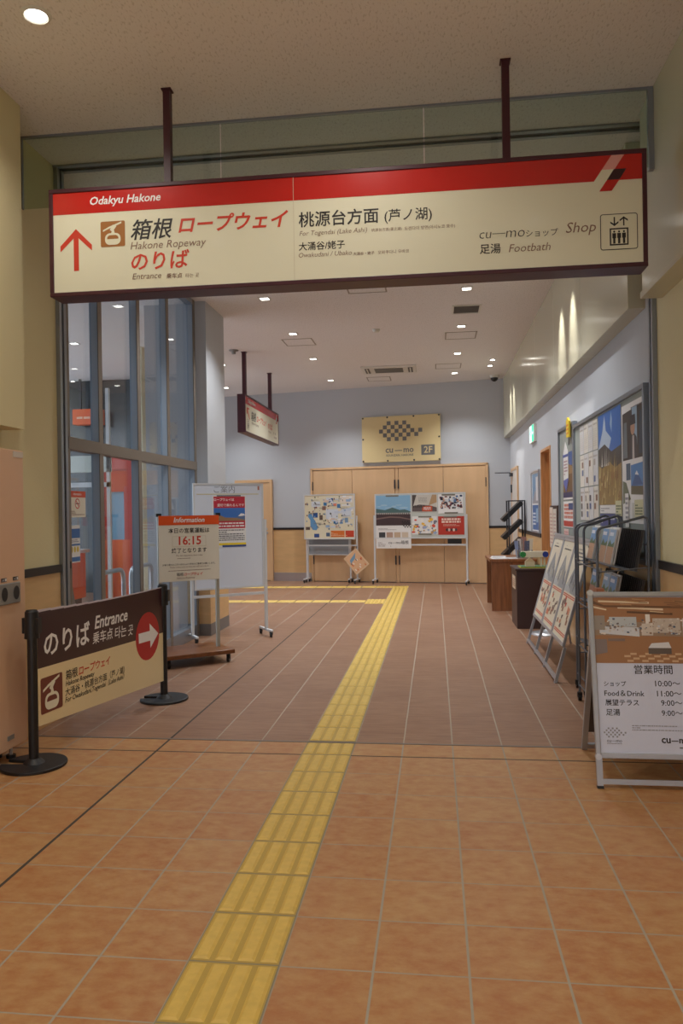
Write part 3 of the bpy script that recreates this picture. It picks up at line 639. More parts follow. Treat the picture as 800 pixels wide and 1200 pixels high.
# map board
f = FB
t = thing('map_board', f.p(-2.15, 0), 'wheeled board with an illustrated area map before the folding doors', 'notice board')
b = MB(); b.fbox(f, -2.70, -1.64, .905, 1.785, -.02, 0, mat('map_cream', (222, 214, 186), .2, coat=.3)); p = b.build('map_panel', t)
b = MB()
for a in ((-2.718, -1.624, .885, .907), (-2.718, -1.624, 1.783, 1.803), (-2.718, -2.698, .907, 1.783), (-1.644, -1.624, .907, 1.783)): b.fbox(f, a[0], a[1], a[2], a[3], -.026, .006, WFR)
b.build('frame', t)
for u in (-2.675, -1.60):
    b = MB(); b.fbox(f, u - .016, u + .016, .085, 1.36, -.045, -.027, WFR); b.build('leg', t); foot_bar(t, f, u, .20, lf=.18)
b = MB(); b.fbox(f, -2.675, -1.60, .745, .772, -.045, -.027, WFR); b.build('crossbar', t)
b = MB(); n = .001
b.fp(f, [(-2.62, 1.40), (-2.55, 1.42), (-2.52, 1.33), (-2.45, 1.22), (-2.42, 1.12), (-2.45, 1.07), (-2.53, 1.08), (-2.58, 1.15), (-2.58, 1.28), (-2.63, 1.35)], n, cm(96, 146, 190))
for a in ((-2.52, 1.33, -2.42, 1.43, (40, 80, 140)), (-2.2, 1.64, -2.08, 1.72, (50, 110, 170)), (-2.29, 1.57, -2.22, 1.64, (60, 120, 170)), (-2.38, 1.28, -2.31, 1.38, (110, 90, 80)), (-2.32, 1.48, -2.24, 1.56, (150, 110, 96)), (-2.49, 1.52, -2.43, 1.58, (130, 90, 80)), (-2.5, .925, -2.39, 1.0, (50, 80, 140)), (-2.24, .945, -2.16, 1.02, (80, 100, 130)), (-2.68, 1.08, -2.59, 1.14, (90, 76, 70)),
    (-2.14, .93, -1.85, 1.06, (214, 112, 40)), (-1.83, .93, -1.65, 1.06, (196, 66, 36)), (-2.08, 1.2, -1.98, 1.26, (40, 110, 160)), (-1.95, 1.2, -1.88, 1.28, (90, 140, 190)), (-1.84, 1.22, -1.77, 1.32, (120, 150, 180)), (-2.0, 1.52, -1.93, 1.6, (70, 120, 170)), (-2.08, 1.56, -2.01, 1.62, (220, 130, 100)), (-1.93, 1.62, -1.66, 1.76, (226, 214, 200)), (-2.24, 1.3, -1.98, 1.5, (206, 214, 224)), (-1.9, 1.34, -1.7, 1.5, (206, 214, 224)), (-2.55, 1.55, -2.36, 1.66, (206, 212, 220))):
    b.fr_(f, a[0], a[1], a[2], a[3], n + .0004 + .00002 * len(b.f), cm(*a[4]))
for i in range(46):
    u = random.uniform(-2.3, -1.70); v = random.uniform(1.1, 1.74); b.fr_(f, u, v, u + random.uniform(.03, .12), v + random.uniform(.02, .05), n + .0015 + i * .00002, cm(*random.choice(((206, 212, 222), (196, 206, 222), (226, 226, 226), (150, 176, 206), (214, 190, 170)))))
for i in range(70):
    u = random.uniform(-2.69, -1.67); v = random.uniform(1.08, 1.76); b.fr_(f, u, v, u + random.uniform(.01, .03), v + random.uniform(.012, .035), n + .003 + i * .00002, cm(*random.choice(((120, 60, 50), (60, 80, 60), (70, 90, 130), (90, 80, 70), (60, 110, 160), (170, 120, 90), (110, 150, 190)))))
for i in range(9):
    u = random.uniform(-2.66, -1.8); v = random.uniform(1.1, 1.7); b.dashes(f, u, u + .16, v, v + .03, 2, n + .005, cm(120, 116, 110), .5)
b.dashes(f, -2.14, -1.68, .95, 1.03, 3, n + .003, cm(232, 190, 150)); b.build('map_print', p)
b = MB(); g = Fr(f.p(-1.602, .44, .03), f.U, (0, 0, 1)); c, s_ = math.cos(math.radians(-50)), math.sin(math.radians(-50))
g.U, g.V = (g.U * c + g.V * s_), (g.V * c - g.U * s_)
b.fbox(g, -.21, .21, -.17, .17, 0, .004, cm(226, 196, 160)); b.fr_(g, -.19, -.15, .19, .15, .005, cm(224, 180, 140)); b.fp(g, [(-.15, .1), (-.1, -.09), (-.03, -.12), (-.06, .02)], .0055, cm(120, 160, 190))
for i in range(14): u = random.uniform(-.05, .17); v = random.uniform(-.13, .12); b.fr_(g, u, v, u + .04, v + .02, .006 + i * .00005, cm(*random.choice(((190, 70, 50), (110, 90, 90), (220, 120, 70), (240, 230, 220)))))
b.bar(f.p(-1.602, .66, .03), f.p(-1.602, .74, -.02), .012, .012, BPLAS); b.build('leaflet', label='small orange map sheet hung askew from the leg of the map board', cat='leaflet')
# low board behind the map board
f = Fr(FB.p(0, 0, -.12), FB.U)
t = thing('low_whiteboard', f.p(-2.23, 0), 'small grey whiteboard on a stand, seen below the map board', 'whiteboard')
b = MB(); b.fbox(f, -2.66, -1.80, .575, 1.45, -.012, 0, mat('dull_board', (150, 158, 166), .35)); b.build('board_face', t)
b = MB()
for a in ((-2.675, -1.785, .555, .578), (-2.675, -1.785, 1.447, 1.47), (-2.675, -2.655, .578, 1.447), (-1.805, -1.785, .578, 1.447)): b.fbox(f, a[0], a[1], a[2], a[3], -.02, .006, WFR)
b.build('frame', t)
for u in (-2.69, -1.77):
    b = MB(); b.fbox(f, u - .014, u + .014, .085, 1.0, -.02, .0, WFR); b.build('leg', t); foot_bar(t, f, u, .13, lf=.14)
# poster board
f = FB
t = thing('poster_board', f.p(-.3, 0), 'wide grey wheeled board carrying five posters before the folding doors', 'notice board')
b = MB(); b.fbox(f, -1.19, .58, .915, 1.765, -.02, 0, mat('board_pale', (190, 194, 188), .7)); b.build('board_face', t)
b = MB()
for a in ((-1.21, .597, .895, .917), (-1.21, .597, 1.763, 1.785), (-1.21, -1.188, .917, 1.763), (.577, .597, .917, 1.763)): b.fbox(f, a[0], a[1], a[2], a[3], -.026, .006, WFR)
b.build('frame', t)
for u in (-1.225, .612):
    b = MB(); b.fbox(f, u - .016, u + .016, .085, 1.36, -.03, -.004, WFR); b.build('leg', t); foot_bar(t, f, u, .20, lf=.18)
b = MB(); b.fbox(f, -1.225, .612, .755, .785, -.03, -.006, WFR); b.build('crossbar', t)
b = MB(); b.fbox(f, .24, .51, .79, .885, -.03, -.015, BPLAS); b.build('tray', t)
def clipm(b, u, v, n): b.fr_(f, u - .13, v - .02, u + .13, v + .008, n, cm(120, 116, 104))
b = MB(); b.fbox(f, -1.19, -.478, .70, 1.755, .002, .004, PAPER); n = .005
b.fr_(f, -1.185, 1.40, -.483, 1.75, n, cm(132, 176, 208)); [b.fp(f, ellipse(-1.12 + i * .1, 1.53 + .03 * math.sin(i * 2.1), .05 + .02 * (i % 3), .012 + .006 * (i % 2)), n + .0001 + .00004 * i, cm(158, 190, 212)) for i in range(6)]; b.fp(f, [(-1.185, 1.40), (-1.185, 1.49), (-1.0, 1.46), (-.85, 1.51), (-.7, 1.46), (-.6, 1.47), (-.483, 1.43), (-.483, 1.40)], n + .0004, cm(74, 104, 104))
b.fr_(f, -1.185, 1.155, -.483, 1.40, n + .0005, cm(66, 48, 50)); b.fr_(f, -1.185, 1.375, -.483, 1.405, n + .0006, cm(170, 166, 160)); b.fp(f, [(-1.185, 1.27), (-.9, 1.31), (-.7, 1.30), (-.483, 1.26), (-.483, 1.28), (-.7, 1.325), (-.9, 1.335), (-1.185, 1.30)], n + .0007, cm(120, 96, 90))
for i in range(16): b.fr_(f, -1.17 + i * .043, 1.365, -1.155 + i * .043, 1.40, n + .0008, cm(60, 48, 48))
for r in range(5):
    for c in range(7):
        if (r + c) % 2 == 0 and 0 < c + r < 10: b.fr_(f, -.66 + c * .026, 1.11 + r * .026, -.634 + c * .026, 1.136 + r * .026, n + .001, INK)
for k, col in enumerate(((60, 60, 64), (176, 146, 130), (196, 170, 144), (206, 190, 170))): b.fr_(f, -1.13 + k * .155, .9, -1.0 + k * .155, 1.02, n, cm(*col))
b.dashes(f, -1.14, -.56, 1.06, 1.1, 2, n, cm(150, 146, 146)); b.text(f, 'cu—mo箱根', -.937, .79, .407, n, INK, .004); b.dashes(f, -1.15, -1.0, .73, .83, 3, n, cm(170, 160, 160)); b.dashes(f, -.9, -.52, .73, .76, 1, n, cm(150, 146, 146)); clipm(b, -.85, 1.745, n + .002)
b.build('poster', label='tall lake-view poster hanging below the left end of the wheeled poster board', cat='poster', group='posters on the wheeled board')
b = MB(); b.fbox(f, -.455, .045, 1.418, 1.755, .002, .004, PAPER); b.fr_(f, -.45, 1.423, .04, 1.75, n, cm(196, 190, 180)); b.fp(f, [(-.45, 1.423), (-.45, 1.75), (-.36, 1.75), (-.42, 1.56)], n + .0002, cm(74, 66, 64)); b.fp(f, [(-.12, 1.54), (-.05, 1.75), (.04, 1.75), (.04, 1.6)], n + .0002, cm(172, 140, 104)); b.fp(f, [(-.45, 1.423), (-.45, 1.53), (-.3, 1.56), (-.1, 1.54), (.04, 1.5), (.04, 1.423)], n + .0003, cm(96, 82, 80)); b.fr_(f, -.25, 1.423, -.05, 1.53, n + .0004, cm(190, 80, 44)); b.dashes(f, -.22, -.08, 1.45, 1.51, 2, n + .0006, WHITE); b.dashes(f, -.32, -.15, 1.6, 1.7, 4, n + .0006, cm(150, 146, 140))
for i in range(8): b.fr_(f, -.43 + i * .03, 1.5, -.415 + i * .03, 1.53 + .02 * (i % 2), n + .0005, INK)
b.build('poster', label='brown room-photo poster, top middle of the wheeled poster board', cat='poster', group='posters on the wheeled board')
b = MB(); b.fbox(f, .068, .555, 1.38, 1.752, .002, .004, PAPER)
for i in range(90):
    u = random.uniform(.09, .50); v = random.uniform(1.46, 1.70); b.fr_(f, u, v, u + random.uniform(.02, .05), v + random.uniform(.02, .05), n + i * .00003, cm(*random.choice(((30, 34, 46), (40, 60, 90), (90, 120, 160), (190, 150, 130), (200, 204, 210), (120, 50, 50), (50, 50, 56)))))
clipm(b, .27, 1.745, n + .004); clipm(b, .32, 1.395, n + .004); b.build('poster', label='photo-collage poster, top right of the wheeled poster board', cat='poster', group='posters on the wheeled board')
b = MB(); b.fbox(f, -.455, .05, .975, 1.33, .002, .004, PAPER)
for i in range(70):
    u = random.uniform(-.44, .02); v = random.uniform(1.0, 1.29); b.fp(f, ellipse(u, v, random.uniform(.012, .04), random.uniform(.012, .035), 10), n + i * .00003, cm(*random.choice(((230, 180, 60), (210, 80, 60), (150, 170, 200), (230, 226, 220), (236, 232, 226), (190, 150, 100), (120, 120, 130)))))
clipm(b, -.2, 1.325, n + .004); clipm(b, -.2, .985, n + .004); b.build('poster', label='colourful illustrated map poster, bottom middle of the wheeled poster board', cat='poster', group='posters on the wheeled board')
b = MB(); b.fbox(f, .062, .568, .965, 1.322, .002, .004, cm(178, 50, 36)); n = .0048
b.dashes(f, .13, .50, 1.19, 1.29, 2, n, cm(236, 210, 196), .7); b.dashes(f, .16, .48, 1.13, 1.17, 2, n, cm(226, 180, 160))
for k, c in enumerate(((40, 36, 40), (200, 190, 180), (70, 50, 46), (220, 210, 200), (60, 60, 66))): b.fp(f, ellipse(.23 + k * .045, 1.06, .02, .03, 14), n, cm(*c))
clipm(b, .3, 1.318, n + .004); b.build('poster', label='red text poster, bottom right of the wheeled poster board', cat='poster', group='posters on the wheeled board')
# ------------------------------------------------------------------ opening-hours A-board
f = Fr((.811, 4.057, 0), (1, 0, 0), (0, .18671, .98241)); WA = .63
t = thing('a_board', (1.12, 4.38, 0), 'silver A-board with shop photo and opening hours on the orange tiles', 'A-board')
b = MB(); b.fbox(f, 0, .026, .15, 1.012, -.012, .008, SILV); b.fbox(f, WA - .026, WA, .15, 1.012, -.012, .008, SILV); b.fbox(f, .026, WA - .026, .986, 1.012, -.012, .008, SILV); b.fbox(f, .026, WA - .026, .15, .178, -.012, .008, SILV); b.build('frame', t, bevel=.004)
for u in (.004, WA - .004):
    for v in (.158, 1.006): b = MB(); b.cyl(f.p(u + (.008 if u < .3 else -.008), v, -.014), f.p(u + (.008 if u < .3 else -.008), v, .012), .016, STEEL); b.build('corner_cap', t)
b = MB(); b.fbox(f, .02, WA - .02, .17, .99, -.010, -.003, ABW); p = b.build('panel', t)
for u in (.0, WA - .03):
    b = MB(); b.fbox(f, u, u + .03, .012, .15, -.016, .004, SILV); b.fbox(f, u - .001, u + .031, 0, .014, -.02, .006, BPLAS); b.build('leg', t)
b = MB(); b.fbox(f, .03, WA - .03, .022, .048, -.014, .002, SILV); b.build('crossbar', t)
# rear half of the A
g = Fr((.851, 4.709, 0), (1, 0, 0), (0, -.40, .985))
b = MB()
for u in (0, .52): b.fbox(g, u, u + .03, .0, 1.005, -.012, .014, SILV)
b.fbox(g, .03, .52, .02, .046, -.008, .01, SILV); b.fbox(g, .03, .52, .975, 1.0, -.01, .012, SILV); rr = b.build('rear_frame', t)
b = MB(); b.fbox(g, .03, .52, .13, .975, -.003, .003, cm(78, 70, 66)); b.build('rear_panel', rr)
b = MB(); b.box(.86, .90, 4.255, 4.325, .985, 1.01, cm(150, 90, 60)); b.box(1.34, 1.38, 4.255, 4.325, .985, 1.01, cm(150, 90, 60)); b.build('hinge', t)
b = MB(); n = -.0018; u0_, u1_, v0_, v1_ = .024, WA - .024, .636, .982
q = lambda L: [(u0_ + a * (u1_ - u0_), v0_ + c * (v1_ - v0_)) for a, c in L]
b.fr_(f, u0_, v0_, u1_, v1_, n, cm(158, 114, 78))
b.fp(f, q([(0, .55), (1, .55), (1, 1), (0, 1)]), n + .0002, cm(158, 112, 76)); b.fp(f, q([(0, .42), (1, .40), (1, .62), (0, .62)]), n + .00025, cm(150, 128, 108))
for L, c in (([(.05, .93), (.5, .90), (.5, .93), (.05, .955)], (220, 200, 170)), ([(.22, .83), (.62, .80), (.62, .83), (.22, .85)], (226, 206, 178)), ([(0, .84), (.12, .80), (.12, .82), (0, .87)], (226, 206, 178)), ([(.8, .8), (1, .82), (1, .85), (.8, .82)], (226, 206, 178)), ([(.0, .95), (.1, .88), (.9, .86), (1, .95), (1, .87), (.9, .83), (.1, .85), (0, .9)], (110, 76, 50)), ([(.3, .76), (.7, .73), (.7, .76), (.3, .79)], (96, 66, 46)), ([(.7, .95), (1, .96), (1, .92), (.75, .92)], (170, 130, 90)),
    ([(.05, .45), (.4, .40), (.4, .54), (.05, .56)], (206, 208, 214)), ([(.14, .55), (.38, .55), (.38, .70), (.14, .70)], (186, 192, 196)), ([(.0, .5), (.1, .5), (.1, .72), (0, .72)], (150, 140, 130)), ([(.42, .42), (.52, .42), (.52, .6), (.42, .6)], (206, 196, 186)), ([(.52, .46), (.76, .46), (.76, .68), (.52, .68)], (196, 184, 172)), ([(.78, .42), (1, .42), (1, .68), (.78, .68)], (200, 196, 196)), ([(.46, .6), (.5, .6), (.5, .74), (.46, .74)], (226, 220, 214)),
    ([(0, .12), (.11, .16), (.11, .36), (0, .36)], (130, 116, 112)), ([(.47, .14), (.67, .14), (.67, .23), (.47, .23)], (96, 84, 76)), ([(.47, .23), (.67, .23), (.65, .32), (.5, .30)], (212, 212, 216)), ([(.8, .04), (1, .04), (1, .18), (.8, .18)], (150, 116, 86)), ([(.12, .33), (.27, .33), (.27, .37), (.12, .37)], (130, 110, 100)), ([(.9, .3), (1, .3), (1, .36), (.9, .36)], (210, 200, 190))):
    b.fp(f, q(L), n + .0003 + .00003 * len(b.f), cm(*c))
for r in range(4):
    for c in range(8):
        if (r + c) % 2 == 0: a = .28 + c * .065 - r * .012; b.fp(f, q([(a, .02 + r * .035), (a + .055, .02 + r * .035), (a + .055, .05 + r * .035), (a, .05 + r * .035)]), n + .0003, cm(204, 170, 134))
for i in range(16):
    a = random.uniform(.02, .85); c = random.uniform(.76, .97); b.fp(f, q([(a, c), (a + .12, c - .015), (a + .12, c - .003), (a, c + .014)]), n + .002 + i * .00001, cm(*random.choice(((120, 84, 56), (186, 146, 104), (214, 190, 156), (136, 96, 64)))))
for i in range(150):
    a = random.uniform(.02, .98); c = random.uniform(.43, .66); s_ = random.uniform(.008, .022); b.fp(f, q([(a, c), (a + s_, c), (a + s_, c + s_ * 1.3), (a, c + s_ * 1.3)]), n + .0022 + i * .00001, cm(*random.choice(((120, 110, 110), (226, 216, 206), (150, 120, 100), (90, 100, 120), (206, 196, 186), (176, 160, 146), (196, 204, 212)))))
b.build('photograph', p)
b = MB(); n = -.0016
b.text(f, '営業時間', .2185, .585, .193, n, INK, .004)
for l, v, wl, ul, h, uh, wh in (('ショップ', .518, .113, .06, '10:00～', .32, .125), ('Food＆Drink', .467, .202, .06, '11:00～', .326, .122), ('展望テラス', .42, .17, .062, '9:00～', .343, .106), ('足湯', .369, .071, .063, '9:00～', .343, .104)):
    b.text(f, l, ul, v, wl, n, INK, .006); b.text(f, h, uh, v, wh, n, INK, .002)
b.dashes(f, .19, .58, .29, .322, 3, n, cm(150, 150, 158), .4); b.text(f, 'cu', .333, .233, .045, n, INK, .02); b.text(f, 'mo', .42, .233, .058, n, INK, .02); b.fr_(f, .382, .241, .416, .245, n, INK); b.dashes(f, .42, .57, .205, .215, 1, n, INK, .5)
cs = .0105
for r, cols in enumerate(([2, 4, 6], [1, 3, 5, 7], [0, 2, 4, 6, 8, 10], [1, 3, 5, 7, 9], [2, 4, 6])):
    for c in cols: u = .046 + c * cs; v = .297 - r * cs; b.fr_(f, u, v, u + cs * .8, v + cs * .8, n, cm(150, 152, 160))
b.text(f, 'cu—mo', .06, .232, .076, n, cm(120, 120, 128), .01); b.dashes(f, .06, .135, .222, .228, 1, n, cm(140, 140, 148)); b.build('lettering', p)

# ------------------------------------------------------------------ leaning stand with three posters
f = Fr((.95, 0, 0), (0, -1, 0), (.285, 0, 1))
t = thing('poster_stand', (1.1, 7.43, 0), 'grey metal stand leaning to the wall with three tall cream posters', 'poster stand')
PC = mat('poster_cream', (222, 213, 190), .35, coat=.2)
UB = [(-8.385, -7.77), (-7.755, -7.14), (-7.125, -6.485)]
for k, (a, c) in enumerate(UB):
    b = MB(); b.fbox(f, a, a + .025, .31, 1.205, -.015, .008, SILV); b.fbox(f, c - .025, c, .31, 1.205, -.015, .008, SILV); b.fbox(f, a + .025, c - .025, .31, .34, -.015, .008, SILV); b.fbox(f, a + .025, c - .025, 1.175, 1.205, -.015, .008, SILV); fm = b.build('poster_panel', t, bevel=.003)
    b = MB(); b.fbox(f, a + .02, c - .02, .335, 1.18, -.008, 0, PC); n = .001; A = a + .03; W = c - a - .06
    q = lambda L: [(A + x * W, .345 + y * .83) for x, y in L]
    b.fp(f, q([(0, .50), (.1, .56), (.2, .62), (.3, .70), (.38, .76), (.46, .82), (.52, .84), (.58, .80), (.66, .74), (.74, .69), (.84, .62), (.93, .57), (1, .55), (1, .47), (0, .47)]), n, cm(146, 148, 150))
    for j in range(26):
        x = random.uniform(.12, .84); top = .56 + .27 * (1 - abs(x - .52) / .5); y0 = random.uniform(.49, max(.5, top - .08)); wd = random.uniform(.03, .09)
        b.fp(f, q([(x, y0), (x + wd, y0 - .01), (x + wd * .7, min(top, y0 + random.uniform(.05, .12))), (x + wd * .2, min(top, y0 + .06))]), n + .0003 + j * .00003, cm(*random.choice(((104, 108, 112), (176, 176, 174), (124, 126, 128), (196, 190, 176), (160, 150, 126), (90, 94, 100)))))
    b.fp(f, q([(0, .47), (.5, .47), (.35, .53), (.12, .56), (0, .52)]), n + .0014, cm(176, 178, 178))
    b.dashes(f, A + .2 * W, A + .8 * W, 1.085, 1.11, 1, n, cm(70, 70, 80)); b.dashes(f, A + .3 * W, A + .7 * W, 1.12, 1.135, 1, n, cm(120, 116, 110))
    for v in (.44, .42, .055, .035): b.fp(f, q([(.03, v), (.97, v), (.97, v + .012), (.03, v + .012)]), n, cm(196, 84, 60))
    for i in range(18): x = random.uniform(.06, .8); y = random.uniform(.09, .37); b.fp(f, q([(x, y), (x + random.uniform(.05, .14), y + .005), (x + .12, y + .05), (x + .01, y + random.uniform(.03, .08))]), n + .0003 + i * .00005, cm(*random.choice(((190, 80, 60), (120, 96, 88), (96, 84, 80), (206, 130, 100), (150, 110, 90)))))
    b.build('poster_print', fm)
for u in (-8.385, -7.7625, -7.1325, -6.485): b = MB(); b.fbox(f, u - .016, u + .016, .0, .31, -.03, -.006, SILV); b.build('leg', t)
b = MB(); b.fbox(f, -8.37, -6.5, .025, .055, -.028, -.008, SILV); b.build('foot_rail', t)
b = MB(); b.fbox(f, -8.385, -6.485, 1.205, 1.23, -.018, .012, SILV); b.build('top_rail', t)
for y in (8.3, 6.57): b = MB(); b.bar((1.275, y, 1.13), (1.405, y, .01), .02, .02, SILV); b.build('rear_strut', t)

# ------------------------------------------------------------------ notice boards on the right wall
NX = 1.415; f = Fr((NX, 0, 0), (0, -1, 0))
def nboard(u0, u1, v0, v1, e, label):
    t = thing('notice_board', (1.44, -(u0 + u1) / 2, v0), label, 'notice board')
    b = MB(); b.fbox(f, u0 + e, u1 - e, v0 + e, v1 - e, -.043, -.012, BOARD); b.build('backing', t)
    b = MB()
    for a in ((u0, u1, v0, v0 + e), (u0, u1, v1 - e, v1), (u0, u0 + e, v0 + e, v1 - e), (u1 - e, u1, v0 + e, v1 - e)): b.fbox(f, a[0], a[1], a[2], a[3], -.043, .008, ALU)
    b.build('frame', t, bevel=.003)
nboard(-8.02, -5.36, 1.05, 2.29, .035, 'long grey notice board nearest the entrance on the right wall')
nboard(-8.98, -8.03, 1.02, 2.34, .035, 'narrow grey notice board next beyond the long one, under a yellow tag')
def sheet(u0, u1, v0, v1, c=PAPER, n=-.010): b = MB(); b.fbox(f, u0, u1, v0, v1, n, n + .002, c); return b
n = -.0072
b = sheet(-6.03, -5.41, 1.33, 2.21); q = lambda L: [(-6.03 + x * .62, 1.33 + y * .88) for x, y in L]
b.fp(f, q([(.05, .53), (.95, .53), (.95, .95), (.05, .93)]), n, cm(58, 50, 46)); b.fp(f, q([(.5, .62), (.72, .62), (.72, .95), (.5, .95)]), n + .0002, cm(150, 176, 196)); b.fp(f, q([(.08, .55), (.28, .55), (.25, .85), (.12, .85)]), n + .0002, cm(110, 120, 126))
b.fp(f, q([(.35, .53), (.75, .53), (.70, .70), (.56, .75), (.42, .70)]), n + .0004, cm(64, 60, 66)); b.fp(f, q([(.5, .53), (.6, .53), (.58, .72), (.52, .72)]), n + .0005, cm(190, 184, 180)); b.fp(f, [( -6.03 + x * .62, 1.33 + y * .88) for x, y in ellipse(.53, .79, .1, .065, 16)], n + .0006, cm(176, 136, 112)); b.fp(f, q([(.4, .81), (.66, .81), (.64, .89), (.42, .89)]), n + .0007, cm(40, 36, 44)); b.fp(f, q([(.78, .56), (.93, .56), (.93, .9), (.84, .9)]), n + .0003, cm(44, 60, 80))
b.fp(f, q([(.42, .24), (.96, .23), (.96, .49), (.42, .48)]), n, cm(78, 132, 190)); b.fp(f, q([(.42, .24), (.96, .23), (.96, .30), (.42, .31)]), n + .0002, cm(96, 92, 70)); b.fp(f, q([(.45, .31), (.68, .43), (.94, .31)]), n + .0001, cm(60, 96, 150)); b.fp(f, q([(.6, .40), (.68, .43), (.77, .39)]), n + .0003, cm(220, 224, 230)); b.fp(f, q([(.2, .36), (.4, .36), (.4, .5), (.2, .5)]), n, cm(70, 96, 120)); b.fp(f, q([(.03, .16), (.4, .2), (.2, .34), (.03, .36)]), n, cm(104, 112, 88)); b.fp(f, q([(.45, .03), (.9, .03), (.9, .16), (.45, .17)]), n, cm(196, 196, 190)); b.dashes(f, -5.75, -5.45, 2.15, 2.18, 1, n, cm(120, 120, 126))
b.build('poster', label='white poster with a portrait and mountain photo, nearest on the long notice board', cat='poster')
b = sheet(-6.86, -6.05, 1.47, 2.24); q = lambda L: [(-6.86 + x * .81, 1.47 + y * .77) for x, y in L]
b.fp(f, q([(0, .55), (1, .5), (1, 1), (0, 1)]), n, cm(52, 104, 178)); b.fp(f, q([(.0, .62), (.2, .8), (.3, .98), (.36, .8), (.6, .7), (.5, .6)]), n + .0002, cm(176, 192, 212)); b.fp(f, q([(.55, .85), (.6, .99), (.64, .9), (.62, .75)]), n + .0003, cm(150, 176, 206)); b.fp(f, q([(0, .3), (0, .62), (.3, .66), (.6, .56), (1, .6), (1, .3)]), n + .0004, cm(70, 66, 64)); b.fp(f, q([(0, 0), (0, .44), (.2, .40), (.5, .46), (.75, .38), (1, .42), (1, 0)]), n + .0006, cm(150, 124, 76))
for i in range(60): x = random.uniform(0, .93); y = random.uniform(0, .36); h = random.uniform(.08, .22); b.fp(f, q([(x, y), (x + .03, y), (x + .05 + random.uniform(-.03, .03), y + h)]), n + .0008 + i * .00002, cm(*random.choice(((196, 176, 116), (176, 150, 86), (120, 86, 60), (206, 190, 140), (150, 100, 66)))))
for i in range(10): x = random.uniform(.1, .5); b.fp(f, q([(x, .42), (x + .03, .42), (x + .04, .42 + random.uniform(.1, .24)), (x + .015, .45)]), n + .0022 + i * .00002, cm(206, 204, 196))
b.build('poster', label='blue-sky pampas grass poster on the long notice board', cat='poster')
b = sheet(-6.83, -6.22, 1.40, 1.468); b.dashes(f, -6.8, -6.3, 1.41, 1.45, 2, n, cm(150, 150, 156)); b.build('paper_strip', label='white paper strip under the pampas grass poster', cat='paper')
b = sheet(-6.83, -6.24, 1.29, 1.395, cm(54, 70, 130)); b.dashes(f, -6.78, -6.3, 1.31, 1.37, 2, n, cm(200, 206, 220)); b.build('paper_strip', label='blue paper strip under the pampas grass poster', cat='paper')
b = sheet(-6.24, -6.04, 1.36, 1.50, cm(206, 204, 166), -.004); b.dashes(f, -6.22, -6.06, 1.38, 1.47, 4, -.0015, cm(90, 110, 80)); b.build('notice_card', label='cream card between the pampas poster and the portrait poster', cat='card')
b = sheet(-5.66, -5.43, 1.37, 1.50, cm(206, 204, 166), -.004); b.dashes(f, -5.64, -5.45, 1.39, 1.47, 4, -.0015, cm(90, 110, 80)); b.build('notice_card', label='cream card pinned over the lower corner of the portrait poster', cat='card')
b = sheet(-5.93, -5.83, 1.30, 1.55, PAPER, -.004); b.dashes(f, -5.92, -5.84, 1.32, 1.53, 6, -.0015, cm(130, 130, 140)); b.build('notice_slip', label='narrow white slip pinned at the foot of the portrait poster', cat='paper')
NOTES = {0: 'topmost', 1: 'middle', 2: 'lowest'}; NC = {0: 'first', 1: 'second', 2: 'third', 3: 'fourth'}
for r, (v0, v1) in enumerate(((1.965, 2.24), (1.65, 1.955), (1.33, 1.64))):
    for c in range(4):
        a = -7.72 + c * .2075; b = sheet(a, a + .195, v0, v1, mat('leaflet_%d' % ((r + c) % 2), (212, 206, 196) if (r + c) % 2 else (204, 202, 202), .6), -.011)
        b.dashes(f, a + .02, a + .175, v1 - .06, v1 - .03, 1, n - .001, cm(170, 160, 150))
        if r:
            for k in range(3):
                if random.random() < .75: u = a + random.choice((.02, .09)); v = v0 + .03 + k * .075; b.fr_(f, u, v, u + .075, v + .055, n - .001 + k * .0001, cm(*random.choice(((90, 84, 84), (130, 96, 76), (90, 110, 150), (170, 160, 150)))))
        else: b.dashes(f, a + .02, a + .17, v0 + .03, v1 - .08, 9, n - .001, cm(196, 188, 176), .4)
        b.build('leaflet', label='%s leaflet from the left in the %s row on the long notice board' % (NC[c], NOTES[r]), cat='leaflet', group='leaflets pinned in a grid on the long notice board')
b = sheet(-8.72, -8.09, 1.54, 2.26); q = lambda L: [(-8.72 + x * .63, 1.54 + y * .72) for x, y in L]
b.fp(f, q([(0, .66), (1, .66), (1, 1), (0, 1)]), n, cm(150, 156, 150)); b.fp(f, q([(0, .5), (1, .5), (1, .7), (0, .7)]), n + .0002, cm(64, 92, 150)); b.fp(f, q([(0, .03), (1, .03), (1, .5), (0, .5)]), n + .0002, cm(112, 84, 54)); b.fp(f, q([(.1, .4), (.5, .54), (1, .46), (1, .38), (0, .36)]), n + .0004, cm(150, 120, 84)); b.fp(f, q([(0, .03), (1, .03), (1, .11), (0, .11)]), n + .0006, cm(46, 50, 96)); b.fp(f, q([(.55, .8), (.6, 1), (.75, 1), (.7, .8)]), n + .0005, cm(60, 56, 54))
b.build('poster', label='brown and blue landscape poster on the narrow notice board', cat='poster')
b = MB(); b.prism(f, [(-8.66, 2.04), (-8.53, 2.17), (-8.36, 2.05), (-8.36, 1.74), (-8.5, 1.62), (-8.66, 1.72)], -.004, -.002, PAPER); b.fr_(f, -8.66, 2.0, -8.36, 2.03, -.0012, cm(70, 90, 160)); b.fp(f, [(-8.66, 1.75), (-8.36, 1.77), (-8.36, 1.74), (-8.5, 1.62), (-8.66, 1.72)], -.0012, cm(96, 106, 176)); b.dashes(f, -8.62, -8.4, 1.8, 1.97, 5, -.0012, cm(170, 130, 140)); b.build('pennant', label='white and blue arrow-shaped pennant hung over the landscape poster', cat='pennant')
